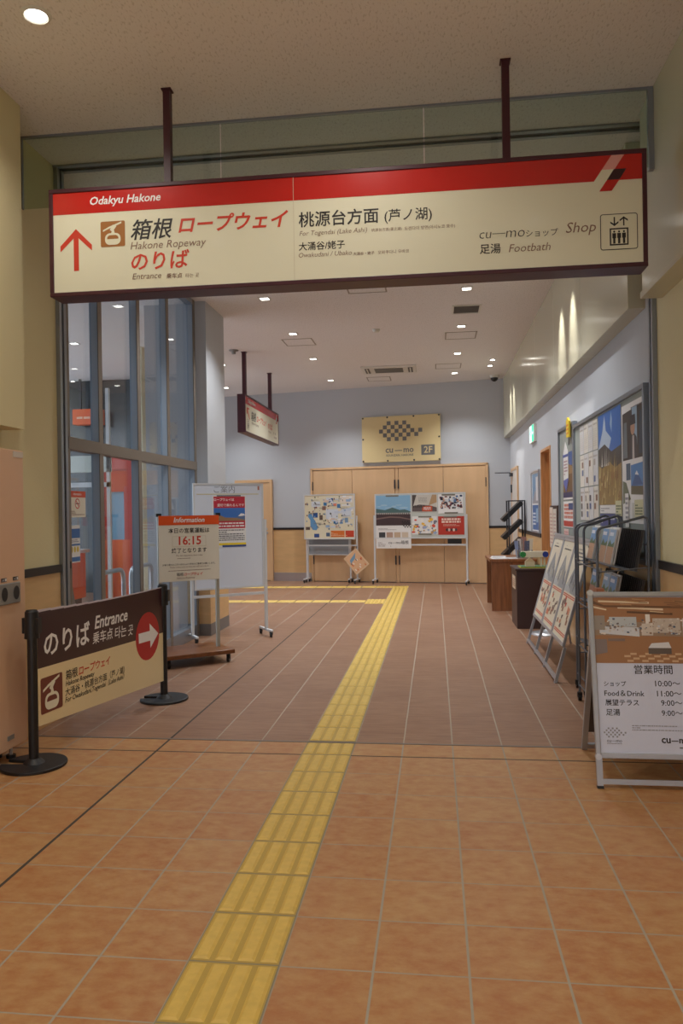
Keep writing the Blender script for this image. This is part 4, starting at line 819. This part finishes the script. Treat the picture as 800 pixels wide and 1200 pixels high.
b = sheet(-8.72, -8.10, 1.24, 1.52); b.fr_(f, -8.71, 1.25, -8.11, 1.31, n, cm(190, 66, 54)); b.dashes(f, -8.68, -8.14, 1.33, 1.50, 4, n, cm(206, 120, 100), .7); b.fr_(f, -8.4, 1.43, -8.14, 1.50, n + .0003, cm(60, 80, 130)); b.build('flyer', label='red and white flyer under the landscape poster', cat='flyer')
b = sheet(-8.72, -8.42, 1.07, 1.22, cm(222, 196, 190)); b.dashes(f, -8.7, -8.45, 1.09, 1.2, 4, n, cm(200, 130, 130)); b.build('flyer', label='small pale pink flyer, lowest on the narrow notice board', cat='flyer')
b = MB(); b.prism(f, [(-8.26, 2.36), (-8.19, 2.395), (-8.1, 2.35), (-8.1, 2.18), (-8.26, 2.19)], .012, .03, cm(226, 196, 50)); b.dashes(f, -8.24, -8.12, 2.21, 2.33, 3, .0308, cm(210, 110, 40)); b.build('yellow_tag', label='yellow tag clipped on top of the narrow notice board', cat='tag')
# framed small poster, exit sign, menu stand
f = Fr((XR, 0, 0), (0, -1, 0))
t = thing('framed_poster', (XR, 11.25, 1.1), 'blue poster in a thin silver frame beyond the wooden doorway', 'poster')
b = MB()
for a in ((-11.68, -10.84, 1.10, 1.125), (-11.68, -10.84, 1.97, 1.995), (-11.68, -11.655, 1.125, 1.97), (-10.865, -10.84, 1.125, 1.97)): b.fbox(f, a[0], a[1], a[2], a[3], .0, .03, SILV)
b.build('frame', t)
b = MB(); b.fbox(f, -11.655, -10.865, 1.125, 1.97, .0, .015, PAPER); b.fr_(f, -11.6, 1.14, -10.92, 1.50, .016, cm(64, 104, 160)); b.fr_(f, -11.6, 1.52, -10.92, 1.95, .016, cm(110, 146, 180)); b.fp(f, [(-11.6, 1.52), (-11.3, 1.72), (-11.0, 1.55), (-10.92, 1.6), (-10.92, 1.52)], .0165, cm(150, 150, 160)); b.fr_(f, -11.2, 1.56, -10.98, 1.9, .017, cm(206, 206, 210)); b.fr_(f, -11.2, 1.25, -11.0, 1.45, .017, cm(150, 176, 200)); b.dashes(f, -11.55, -11.25, 1.2, 1.4, 4, .0168, cm(220, 226, 236)); b.build('poster_print', t)
g = Fr((XR - .04, 11.40, 0), (0, -1, 0))
t = thing('exit_sign', (XR, 11.4, 2.4), 'green lit exit sign flat on the right wall beyond the doorway', 'exit sign')
b = MB(); b.fbox(g, -.25, .25, 2.41, 2.67, -.04, .0, OFFW); b.build('housing', t, bevel=.004)
b = MB(); b.fr_(g, -.24, 2.42, .24, 2.66, .001, EXITW); n = .0018
G = lambda L: [(-.23 + x * .3, 2.43 + y * .22) for x, y in L]
b.fr_(g, .02, 2.42, .24, 2.66, n, EXITG); b.fp(g, G([(.1, .1), (.2, .1), (.34, .42), (.46, .3), (.5, .38), (.36, .56), (.4, .66), (.54, .62), (.54, .7), (.34, .76), (.16, .66), (.1, .5), (.16, .48), (.22, .58), (.26, .42)]), n, EXITG); b.fp(g, [(-.23 + x * .3, 2.43 + y * .22) for x, y in ellipse(.4, .86, .06, .07, 12)], n, EXITG); b.fp(g, [(.06, 2.53), (.15, 2.53), (.15, 2.50), (.2, 2.545), (.15, 2.59), (.15, 2.56), (.06, 2.56)], n + .0005, EXITW); b.build('sign_face', t)
t = thing('menu_stand', (1.26, 9.05, 0), 'dark-framed menu stand with hanging papers on a round silver base', 'sign stand')
b = MB(); b.lathe((1.265, 9.0, 0), [(.19, 0), (.19, .012), (.12, .03), (.04, .045), (.02, .06)], STEEL); b.build('base', t)
b = MB(); b.cyl((1.27, 9.02, .04), (1.27, 9.02, .12), .016, STEEL); b.bar((1.27, 9.02, .11), (1.385, 9.2, 1.04), .02, .02, STEEL); b.build('pole', t)
h = Fr((1.40, 9.225, 0), (.05, -1, 0)); b = MB(); b.fbox(h, -.22, .22, 1.0, 1.48, -.01, .01, DKBR); b.build('board', t, bevel=.003)
for k, (a, c) in enumerate(((-.2, -.01), (.01, .18))): b = MB(); b.fbox(h, a, c, .98, 1.46 - .02 * k, .014, .018, cm(214, 206, 196) if k else cm(220, 204, 190)); b.dashes(h, a + .02, c - .02, 1.02, 1.4, 9, .0185, cm(190, 150, 140), .4); b.build('paper_sheet', t)

# ------------------------------------------------------------------ desk, cabinet and what they carry
t = thing('wooden_desk', (1.09, 11.5, 0), 'brown wooden desk against the right wall beyond the dark cabinet', 'desk')
b = MB(); b.box(.765, 1.42, 10.99, 12.03, .695, .735, WOODB); b.build('desk_top', t, bevel=.004)
for y in (11.005, 11.98): b = MB(); b.box(.785, 1.40, y, y + .035, 0, .695, WOODB); b.build('side_panel', t, bevel=.002)
b = MB(); b.box(1.05, 1.085, 11.04, 11.98, .12, .695, WOODB); b.build('modesty_panel', t)
t = thing('dark_cabinet', (1.18, 9.7, 0), 'low dark brown cabinet standing in front of the wooden desk', 'cabinet')
b = MB(); b.box(.965, 1.40, 9.37, 10.0, .0, .70, DKBR); b.build('body', t, bevel=.004)
b = MB(); b.box(.95, 1.415, 9.355, 10.015, .70, .725, DKBR); b.build('top', t, bevel=.004)
b = MB(); b.box(.9625, .965, 9.52, 9.86, .46, .62, cm(214, 196, 170)); g = Fr((.9622, 9.69, .54), (0, -1, 0)); b.dashes(g, -.14, .14, -.05, .05, 4, .0006, cm(160, 110, 90)); b.build('label_card', t, label='cream label card on the cabinet side')
t = thing('beam_toy', (1.2, 9.62, .725), 'white beam with green and blue end discs standing on the dark cabinet', 'stand')
b = MB(); b.box(1.02, 1.38, 9.45, 9.75, .725, .737, cm(176, 176, 60)); b.box(1.03, 1.37, 9.46, 9.74, .737, .742, cm(70, 120, 80)); b.build('tray', t)
b = MB(); b.box(1.04, 1.36, 9.52, 9.575, .85, .925, cm(216, 210, 186)); b.build('beam', t, bevel=.004)
for x, c in ((1.062, (40, 130, 66)), (1.33, (36, 62, 150))): b = MB(); b.cyl((x, 9.515, .888), (x, 9.58, .888), .036, cm(*c), seg=18); b.build('end_disc', t)
for x in (1.27, 1.31): b = MB(); b.box(x, x + .02, 9.53, 9.565, .742, .85, cm(216, 210, 186)); b.build('leg', t)
b = MB(); b.box(1.09, 1.2, 9.5, 9.6, .742, .80, cm(206, 190, 160)); b.prism(Fr((1.145, 9.5, .80), (1, 0, 0)), [(-.055, 0), (.055, 0), (0, .05)], -.1, 0, cm(200, 176, 140)); b.build('base_block', t)
for k, (x, y, a, l) in enumerate(((.9, 11.2, .1, 'white paper sheet nearest the front edge on the wooden desk'), (.93, 11.55, -.15, 'white paper sheet in the middle of the wooden desk'), (1.12, 11.25, .2, 'white paper sheet near the pamphlet holder on the desk'))):
    g = Fr((x, y, .735), (math.cos(a), math.sin(a), 0), (-math.sin(a), math.cos(a), 0)); b = MB(); b.fbox(g, -.105, .105, -.15, .15, .001, .004, PAPER); b.dashes(g, -.08, .08, -.12, .12, 12, .0045, cm(170, 170, 176), .4); b.build('paper_sheet', label=l, cat='paper', group='paper sheets on the desk')
t = thing('pamphlet_holder', (1.27, 11.2, .735), 'grey pamphlet holder full of pamphlets on the wooden desk', 'holder')
b = MB(); b.box(1.16, 1.38, 11.12, 11.28, .735, .75, GREYP); b.box(1.16, 1.175, 11.12, 11.28, .75, .86, GREYP); b.box(1.365, 1.38, 11.12, 11.28, .75, .86, GREYP); b.box(1.16, 1.38, 11.265, 11.28, .75, .9, GREYP); b.build('tray', t)
for k in range(5):
    g = Fr((1.185 + k * .037, 11.2, .752), (1, 0, 0), (.05 * (k - 2), .25, 1)); b = MB(); b.fbox(g, -.03, .045, 0, .24 + .03 * (k % 3), -.012, .0, cm(*((120, 130, 160), (196, 190, 186), (150, 110, 100), (90, 96, 120), (200, 190, 170))[k])); b.build('pamphlet', t)
# tall black rack with slanted trays
t = thing('tray_rack', (1.31, 12.65, 0), 'tall black rack of slanted trays standing past the desk', 'rack')
for x in (1.18, 1.43):
    for y in (12.5, 12.85): b = MB(); b.box(x - .011, x + .011, y - .011, y + .011, 0, 1.585, DARKST); b.build('upright', t)
b = MB(); b.box(1.18, 1.43, 12.5, 12.515, 1.57, 1.585, DARKST); b.box(1.18, 1.43, 12.835, 12.85, 1.57, 1.585, DARKST); b.build('top_rail', t)
for k, z in enumerate((1.28, .99, .70, .41)):
    g = Fr((1.09, 12.5, z), (0, 1, 0), (.72, 0, .69)); b = MB()
    b.fbox(g, 0, .35, 0, .40, -.02, 0, BPLAS); b.fbox(g, 0, .35, -.012, 0, -.02, .05, BPLAS); b.fbox(g, -.006, 0, 0, .40, -.02, .05, BPLAS); b.fbox(g, .35, .356, 0, .40, -.02, .05, BPLAS); tr = b.build('tray', t)
    for j in range(2): b = MB(); b.fbox(g, .02 + j * .165, .155 + j * .165, .005, .24, .002, .012, cm(*(((196, 190, 180), (150, 60, 60)), ((206, 206, 200), (90, 110, 90)), ((200, 196, 190), (170, 160, 150)), ((120, 120, 130), (150, 140, 130)))[k][j])); b.build('pamphlet', tr)
# magazine racks of bent tube
def mag_rack(y0, y1, x0, x1, label, slots, who):
    t = thing('magazine_rack', ((x0 + x1) / 2, (y0 + y1) / 2, 0), label, 'magazine rack')
    for y in (y0, y1):
        pts = [(x0, y, .06), (x0, y, 1.27)] + [(x0 + .05 - .05 * math.cos(a), y, 1.27 + .05 * math.sin(a)) for a in (0.4, .8, 1.2)] + [(x0 + .08, y, 1.325), (x1 - .03, y, 1.385), (x1 - .008, y, 1.375), (x1, y, 1.35), (x1, y, .06)]
        b = MB(); b.tube(pts, .009, TUBE); q = b.build('side_tube', t)
        for x in (x0, x1): caster(q, (x, y, 0), .026)
    for z in (.12, .42, .74, 1.04): b = MB(); b.cyl((x0, y0, z), (x0, y1, z), .005, TUBE, seg=8); b.build('front_rail', t)
    for z in (1.2, .86, .53, .2): b = MB(); b.cyl((x1, y0, z), (x1, y1, z), .005, TUBE, seg=8); b.build('rear_rail', t)
    for y in (y0, y1):
        for z in (1.02, .69, .36): b = MB(); b.cyl((x0, y, z), (x1, y, z + .03), .005, TUBE, seg=8); b.build('side_rail', t)
    for k, z in enumerate((1.03, .70, .37)):
        L = y1 - y0 - .03
        g = Fr((x1 - .075, y1 - .015, z), (0, -1, 0), (.2, 0, 1))
        b = MB(); b.fbox(g, 0, L, 0, .27, -.006, 0, mat('rack_plate', (84, 76, 76), .4)); b.fbox(g, 0, L, -.008, 0, -.006, .18, TUBE)
        for i in range(15): b.fbox(g, L * i / 14 - .004, L * i / 14 + .004, 0, .27, 0, .012, mat('rack_rib', (46, 42, 44), .35))
        sh = b.build('tray', t)
        g = Fr((x1 - .155, y1 - .015, z + .01), (0, -1, 0), (.2, 0, 1))
        for i, a in enumerate(slots):
            for j in range(2):
                b = MB(); o = .004 + j * .016; top = .27 - .015 * j; b.fbox(g, a, a + .2, .0, top, o, o + .012, PAPER)
                if j == 1:
                    b.fr_(g, a + .004, top * .5, a + .196, top - .004, o + .0125, cm(*random.choice(((120, 160, 206), (150, 180, 210), (176, 190, 206))))); b.fp(g, [(a + .004, top * .5), (a + .06, top * .7), (a + .12, top * .56), (a + .196, top * .66), (a + .196, top * .5)], o + .0129, cm(96, 120, 90)); b.fr_(g, a + .004, .006, a + .196, top * .5, o + .0127, cm(*random.choice(((170, 120, 100), (140, 130, 96), (190, 150, 120))))); b.fr_(g, a + .02, top * .8, a + .14, top * .9, o + .0133, cm(226, 230, 240))
                b.build('brochure', label='%s brochure of the %s pocket, %s tier, in the %s rack' % (('rear', 'front')[j], ('far', 'near')[i], ('top', 'middle', 'bottom')[k], who), cat='brochure', group='brochures in the magazine racks')
mag_rack(5.2, 5.90, 1.06, 1.385, 'nearer grey tube magazine rack with ribbed trays behind the A-board', (.01, .225), 'nearer')
mag_rack(5.97, 6.32, 1.12, 1.385, 'farther grey tube magazine rack with ribbed trays beside the poster stand', (.02,), 'farther')

# ------------------------------------------------------------------ beige machine by the left wall
t = thing('beige_machine', (-2.65, 3.6, 0), 'tall beige machine with two dark round ports against the left wall', 'machine')
b = MB(); b.box(-2.676, -2.50, 3.0, 4.40, .08, 1.85, MACH); bd = b.build('body', t, bevel=.006)
for y in (3.1, 4.3):
    for x in (-2.64, -2.55): b = MB(); b.cyl((x, y, .0), (x, y, .02), .028, BPLAS); b.cyl((x, y, .015), (x, y, .085), .01, STEEL); b.build('foot', t)
g = Fr((-2.50, 4.23, .996), (0, 1, 0)); b = MB(); b.fbox(g, -.125, .10, -.062, .062, 0, .012, GREYP); q = b.build('port_plate', t, bevel=.008)
for u in (-.075, .05): b = MB(); b.fp(g, ellipse(u, 0, .036, .045), .0128, GREYP); b.fp(g, ellipse(u, 0, .032, .041), .0134, BPLAS); b.build('port', q)
for u in (-.09, .035): b = MB(); b.fbox(g, u, u + .055, .072, .094, 0, .002, BPLAS); b.fr_(g, u + .04, .075, u + .052, .091, .0026, WHITE); b.text(g, '入口', u + .006, .077, .03, .0026, WHITE, .01); b.build('port_label', t)
b = MB(); b.fbox(g, .055, .165, .81, .845, 0, .003, cm(206, 196, 186)); b.build('tape', t, label='white tape across the upper corner')
b = MB(); b.fbox(g, -.05, .02, -.862, -.835, 0, .003, GREYP); b.build('name_plate', t)

# ------------------------------------------------------------------ notices on the glazing
g = Fr((XL - .045, 0, 0), (0, 1, 0))
b = MB(); b.fbox(g, 5.66, 5.95, 1.435, 1.645, 0, .002, ICREAM); n = .0026; b.fr_(g, 5.66, 1.595, 5.95, 1.645, n, cm(206, 80, 50)); b.fp(g, ellipse(5.805, 1.545, .042, .042), n, cm(190, 40, 40)); b.fp(g, ellipse(5.805, 1.545, .033, .033), n + .0003, ICREAM); b.bar(g.p(5.78, 1.57, n + .0006), g.p(5.83, 1.52, n + .0006), .009, .0004, cm(190, 40, 40), g.N); b.fr_(g, 5.777, 1.541, 5.833, 1.549, n + .0004, INK); b.text(g, 'Information', 5.735, 1.612, .14, n + .0005, WHITE, .01, SH); b.dashes(g, 5.68, 5.93, 1.45, 1.49, 3, n, INKBR); b.build('prohibition_notice', label='cream notice with a red barred circle stuck on the glazing', cat='notice')
b = MB(); b.fbox(g, 5.66, 5.84, 1.075, 1.37, 0, .002, PAPER); b.fr_(g, 5.66, 1.27, 5.84, 1.345, n, cm(56, 106, 170)); b.fr_(g, 5.66, 1.21, 5.84, 1.225, n, cm(56, 106, 170)); b.fr_(g, 5.66, 1.085, 5.84, 1.12, n, cm(70, 116, 176)); b.dashes(g, 5.67, 5.82, 1.235, 1.262, 2, n, cm(120, 130, 150))
for k in range(3): b.fp(g, ellipse(5.7 + k * .05, 1.18, .018, .024, 14), n, cm(206, 180, 60))
b.build('blue_notice', label='blue and white notice stuck on the glazing below the barred circle', cat='notice')

# ------------------------------------------------------------------ side room seen through the glazing
RSX = REDST
t = thing('red_booth', (-4.95, 12.2, 0), 'red steel booth with a pale window behind the glazing', 'booth')
b = MB()
for a in ((-5.50, -5.42), (-4.96, -4.90), (-4.5, -4.42)): b.box(a[0], a[1], 11.96, 12.1, 0, 2.35, REDST)
b.box(-5.5, -4.42, 11.97, 12.1, 2.2, 2.35, REDST); b.box(-5.42, -4.96, 12.0, 12.06, 0, 1.04, ORST); b.box(-4.90, -4.5, 12.02, 12.08, 0, 2.2, REDST); b.box(-5.42, -4.96, 12.0, 12.06, 1.83, 2.2, REDST); b.box(-5.42, -5.31, 12.0, 12.06, 1.04, 1.83, REDST); b.box(-5.07, -4.96, 12.0, 12.06, 1.04, 1.83, REDST)
b.box(-5.5, -4.42, 12.9, 13.0, 0, 2.35, REDST); b.box(-5.5, -4.42, 12.0, 13.0, 2.35, 2.42, REDST); b.build('frame', t)
b = MB(); b.box(-5.31, -5.07, 12.03, 12.05, 1.04, 1.83, BLUEW); b.build('window_panel', t)
t = thing('orange_counter', (-6.1, 11.5, 0), 'orange counter machine deep behind the glazing', 'counter')
b = MB(); b.box(-6.5, -5.65, 11.2, 11.8, .12, .85, ORST); b.box(-6.45, -5.7, 11.25, 11.75, 0, .12, BPLAS); b.build('body', t, bevel=.01)
b = MB(); b.box(-6.55, -5.6, 11.15, 11.85, .85, .9, cm(206, 200, 196)); b.build('counter_top', t)
b = MB(); b.box(-6.3, -6.26, 11.5, 11.54, .9, 1.5, STEEL); b.box(-6.5, -6.0, 11.48, 11.52, 1.25, 1.6, BLUEW); b.build('screen', t)
t = thing('gate_frame', (-5.9, 10.6, 0), 'white portal frame with two cross beams behind the glazing', 'frame')
for x in (-6.9, -4.74): b = MB(); b.box(x, x + .05, 10.6, 10.65, 0, 3.3 if x > -5 else 2.35, WFR); b.build('post', t)
b = MB(); b.box(-6.9, -4.69, 10.6, 10.68, 2.08, 2.32, cm(206, 214, 206)); b.build('beam', t, label='deep pale upper beam')
b = MB(); b.box(-6.9, -4.69, 10.6, 10.64, 1.86, 1.93, WFR); b.build('rail', t)
b = MB(); b.box(-6.58, -6.05, 13.3, 13.5, 3.12, 3.4, ORST); g = Fr((-6.3, 13.3, 3.24), (1, 0, 0)); b.dashes(g, -.2, .2, -.04, .04, 1, .001, cm(240, 190, 160)); b.box(-6.5, -6.46, 13.4, 13.44, 3.4, CZ, DARKST); b.box(-6.15, -6.11, 13.4, 13.44, 3.4, CZ, DARKST); b.build('hanging_sign', label='orange box sign hung high at the end of the glazed side room', cat='sign')
b = MB()
for x in (-7.4, -6.2, -5.01): b.box(x, x + .06, 13.54, 13.6, 0, CZ, DARKST)
b.box(-8.5, -4.95, 13.54, 13.6, 2.4, 2.46, DARKST); struct(b, 'window_frame_side')
b = MB(); b.box(-4.48, -4.34, 11.0, 11.14, 0, CZ - .35, mat('cream_column', (206, 200, 170), .6)); b.box(-4.49, -4.33, 10.99, 11.15, CZ - .4, CZ, MATS['cream_column']); struct(b, 'wall_column')
for k, (y, lab) in enumerate(((7.05, 'nearer bent stainless rail behind the glazing'), (7.85, 'farther bent stainless rail behind the glazing'))):
    b = MB(); x = -3.25; pts = [(x, y, 0), (x, y, .78)] + [(x, y + .1 - .1 * math.cos(a), .78 + .1 * math.sin(a)) for a in (.4, .8, 1.2)] + [(x, y + .1, .88), (x, y + .5, .88)] + [(x, y + .5 + .1 * math.sin(a), .78 + .1 * math.cos(a)) for a in (.4, .8, 1.2)] + [(x, y + .6, .78), (x, y + .6, 0)]
    b.tube(pts, .024, STEEL, 12); b.tube([(x, y, .4), (x, y + .6, .4)], .016, STEEL, 10); b.build('bent_rail', label=lab, cat='railing', group='bent rails in the side room')
b = MB(); pr = [(0, 0), (0, .86), (.5, .86), (.72, .76), (.8, .5), (.8, 0)]; b.prism(Fr((-3.3, 5.9, .04), (0, 1, 0)), pr, -.05, 0, mat('barrier_panel', (120, 108, 96), .4)); b.box(-3.36, -3.29, 5.95, 6.02, 0, .06, DARKST); b.box(-3.36, -3.29, 6.55, 6.62, 0, .06, DARKST); b.build('barrier_panel', label='grey-brown panel with a rounded corner behind the glazing', cat='barrier')

# ------------------------------------------------------------------ ceiling fixtures and lamps
def square_light(x, y, label, power, color):
    t = thing('ceiling_downlight', (x, y, CZ), label, 'downlight', 'square downlights in the hall ceiling')
    b = MB(); r = .066; i = .048
    for a in ((-r, r, -r, -i), (-r, r, i, r), (-r, -i, -i, i), (i, r, -i, i)): b.box(x + a[0], x + a[1], y + a[2], y + a[3], CZ - .008, CZ, OFFW)
    b.build('trim_ring', t); b = MB(); b.box(x - i, x + i, y - i, y + i, CZ - .004, CZ, LAMP); b.build('diffuser', t)
    lamp('lamp', 'SPOT', (x, y, CZ - .02), power, color, t, .05, 2.0, .8)
ORD = ['nearest', 'second', 'third', 'fourth', 'fifth']
for x, side, Y in ((.40, 'right', (7.0, 8.8, 10.59, 12.42, 14.2)), (-1.95, 'left', (7.0, 8.8, 10.6, 12.4, 14.5))):
    for k, y in enumerate(Y): square_light(x, y, 'square ceiling downlight, %s of the five in the %s row' % (ORD[k], side), E_IN, C_IN)
for k, y in enumerate((12.6, 14.9)): square_light(-4.12 if k else -3.55, y, 'square ceiling downlight over the left wing, %s' % ('by the far wall' if k else 'beside the smaller hanging sign'), E_IN, C_IN)
for k, (x, y) in enumerate(((-3.9, 6.6), (-5.9, 8.4), (-5.2, 10.6), (-7.5, 10.2))): square_light(x, y, 'square ceiling downlight of the side room, %s from the entrance' % ORD[k], E_LEFT, (.86, .93, 1.0))
def spot(x, y, label):
    t = thing('wall_washer_spot', (x, y, CZ), label, 'spotlight', 'round spots washing the cream bulkhead')
    b = MB(); b.lathe((x, y, CZ - .01), [(.05, .0), (.055, .01)], GREYP, 18); b.cyl((x, y, CZ - .014), (x, y, CZ - .009), .036, LAMPN, seg=18); b.build('ring', t)
    lamp('lamp', 'SPOT', (x, y, CZ - .03), E_SPOT, (1, .97, .92), t, .03, .62, 1.0, (.42, 0, -1))
for k, y in enumerate((7.55, 8.2, 13.04, 13.57)): spot(1.0, y, 'round ceiling spot by the cream bulkhead, %s of four from the entrance' % ORD[k])
def round_light(x, y, label, power):
    t = thing('round_downlight', (x, y, CZ), label, 'downlight', 'round downlights over the entrance')
    b = MB()
    for i in range(24):
        a0, a1 = 2 * math.pi * i / 24, 2 * math.pi * (i + 1) / 24
        q = [(x + r * math.cos(a), y + r * math.sin(a), z) for r, a, z in ((.075, a0, CZ), (.06, a0, CZ - .012), (.06, a1, CZ - .012), (.075, a1, CZ), (.05, a0, CZ - .004), (.05, a1, CZ - .004))]
        b.poly([q[0], q[1], q[2], q[3]][::-1], OFFW); b.poly([q[1], q[4], q[5], q[2]][::-1], OFFW)
    b.build('trim_ring', t); b = MB(); b.cyl((x, y, CZ - .006), (x, y, CZ - .002), .052, LAMPN, seg=24); b.build('diffuser', t)
    lamp('lamp', 'SPOT', (x, y, CZ - .02), power, C_NEAR, t, .05, 2.5, .8)
round_light(-1.95, 3.62, 'bright round downlight over the entrance by the left bulkhead', E_NEAR)
round_light(-.40, 3.60, 'round downlight over the entrance at the top edge of the view', E_NEAR)
for x in (-1.95, -.40, .9):
    for y in (1.8, 0.0): round_light(x, y, 'round downlight over the entrance behind the viewer', E_NEAR)
def hatch(x, y, w_, d_, label):
    b = MB(); e = .018
    for a in ((x - w_, x + w_, y - d_, y - d_ + e), (x - w_, x + w_, y + d_ - e, y + d_), (x - w_, x - w_ + e, y - d_, y + d_), (x + w_ - e, x + w_, y - d_, y + d_)): b.box(*a, CZ - .004, CZ + .001, mat('hatch_trim', (150, 140, 128), .5))
    b.box(x - w_ + e, x + w_ - e, y - d_ + e, y + d_ - e, CZ - .001, CZ + .001, CEIL); b.build('access_hatch', label=label, cat='ceiling hatch', group='access hatches in the hall ceiling')
hatch(-.73, 8.55, .225, .225, 'ceiling access hatch nearest the large hanging sign'); hatch(-1.96, 11.15, .225, .225, 'ceiling access hatch in line with the left row of downlights')
hatch(.41, 11.16, .225, .225, 'ceiling access hatch in line with the right row, nearer one'); hatch(.27, 13.5, .225, .225, 'ceiling access hatch in line with the right row, farther one'); hatch(-1.02, 14.55, .225, .225, 'ceiling access hatch next to the far wall beyond the air conditioner')
hatch(-4.9, 8.6, .3, .3, 'ceiling access hatch of the glazed side room')
t = thing('ceiling_vent', (.43, 9.7, CZ), 'dark slatted vent grille in the hall ceiling', 'vent')
b = MB()
for a in ((.25, .61, 9.50, 9.525), (.25, .61, 9.875, 9.90), (.25, .275, 9.525, 9.875), (.585, .61, 9.525, 9.875)): b.box(*a, CZ - .012, CZ, OFFW)
b.build('frame', t); b = MB(); b.box(.275, .585, 9.525, 9.875, CZ - .003, CZ, BPLAS)
for i in range(7): b.box(.275, .585, 9.54 + i * .048, 9.556 + i * .048, CZ - .012, CZ - .003, cm(110, 104, 96))
b.build('louvre', t)
t = thing('air_conditioner', (-.77, 13.55, CZ), 'wide ceiling air conditioner cassette before the far wall', 'air conditioner')
x, y = -.77, 13.55
b = MB(); b.box(x - .48, x + .48, y - .32, y + .32, CZ - .028, CZ, mat('ac_white', (214, 210, 204), .4)); b.build('panel', t, bevel=.006)
b = MB(); b.box(x - .25, x + .25, y - .20, y + .20, CZ - .034, CZ - .027, cm(70, 66, 62))
for i in range(6): b.box(x - .25, x + .25, y - .19 + i * .07, y - .172 + i * .07, CZ - .038, CZ - .033, cm(150, 146, 140))
b.build('intake_grille', t)
for s in (-1, 1): b = MB(); b.box(x + s * .38 - .04, x + s * .38 + .04, y - .22, y + .22, CZ - .034, CZ - .027, cm(70, 66, 62)); b.box(x + s * .38 - .01, x + s * .38 + .01, y - .22, y + .22, CZ - .038, CZ - .033, OFFW); b.build('outlet', t)
t = thing('dome_camera', (1.15, 14.6, CZ), 'dark dome security camera in the ceiling corner by the bulkhead', 'camera')
b = MB(); b.lathe((1.15, 14.6, CZ - .05), [(.085, 0), (.09, .05)], OFFW); b.build('base', t)
b = MB(); b.lathe((1.15, 14.6, CZ - .12), [(.012, 0), (.045, .015), (.066, .04), (.07, .07)], BPLAS); b.build('dome', t)
t = thing('smoke_detector', (-.77, 10.57, CZ), 'small round smoke detector in the middle of the hall ceiling', 'detector')
b = MB(); b.lathe((-.77, 10.57, CZ - .04), [(.03, 0), (.045, .012), (.052, .03), (.055, .04)], OFFW); b.build('body', t)
t = thing('sprinkler_head', (-3.05, 11.5, CZ), 'small dark ceiling fitting beside the pillar above the hall', 'detector')
b = MB(); b.lathe((-3.05, 11.5, CZ - .06), [(.03, 0), (.035, .04), (.07, .045), (.075, .06)], GREYP); b.build('body', t)
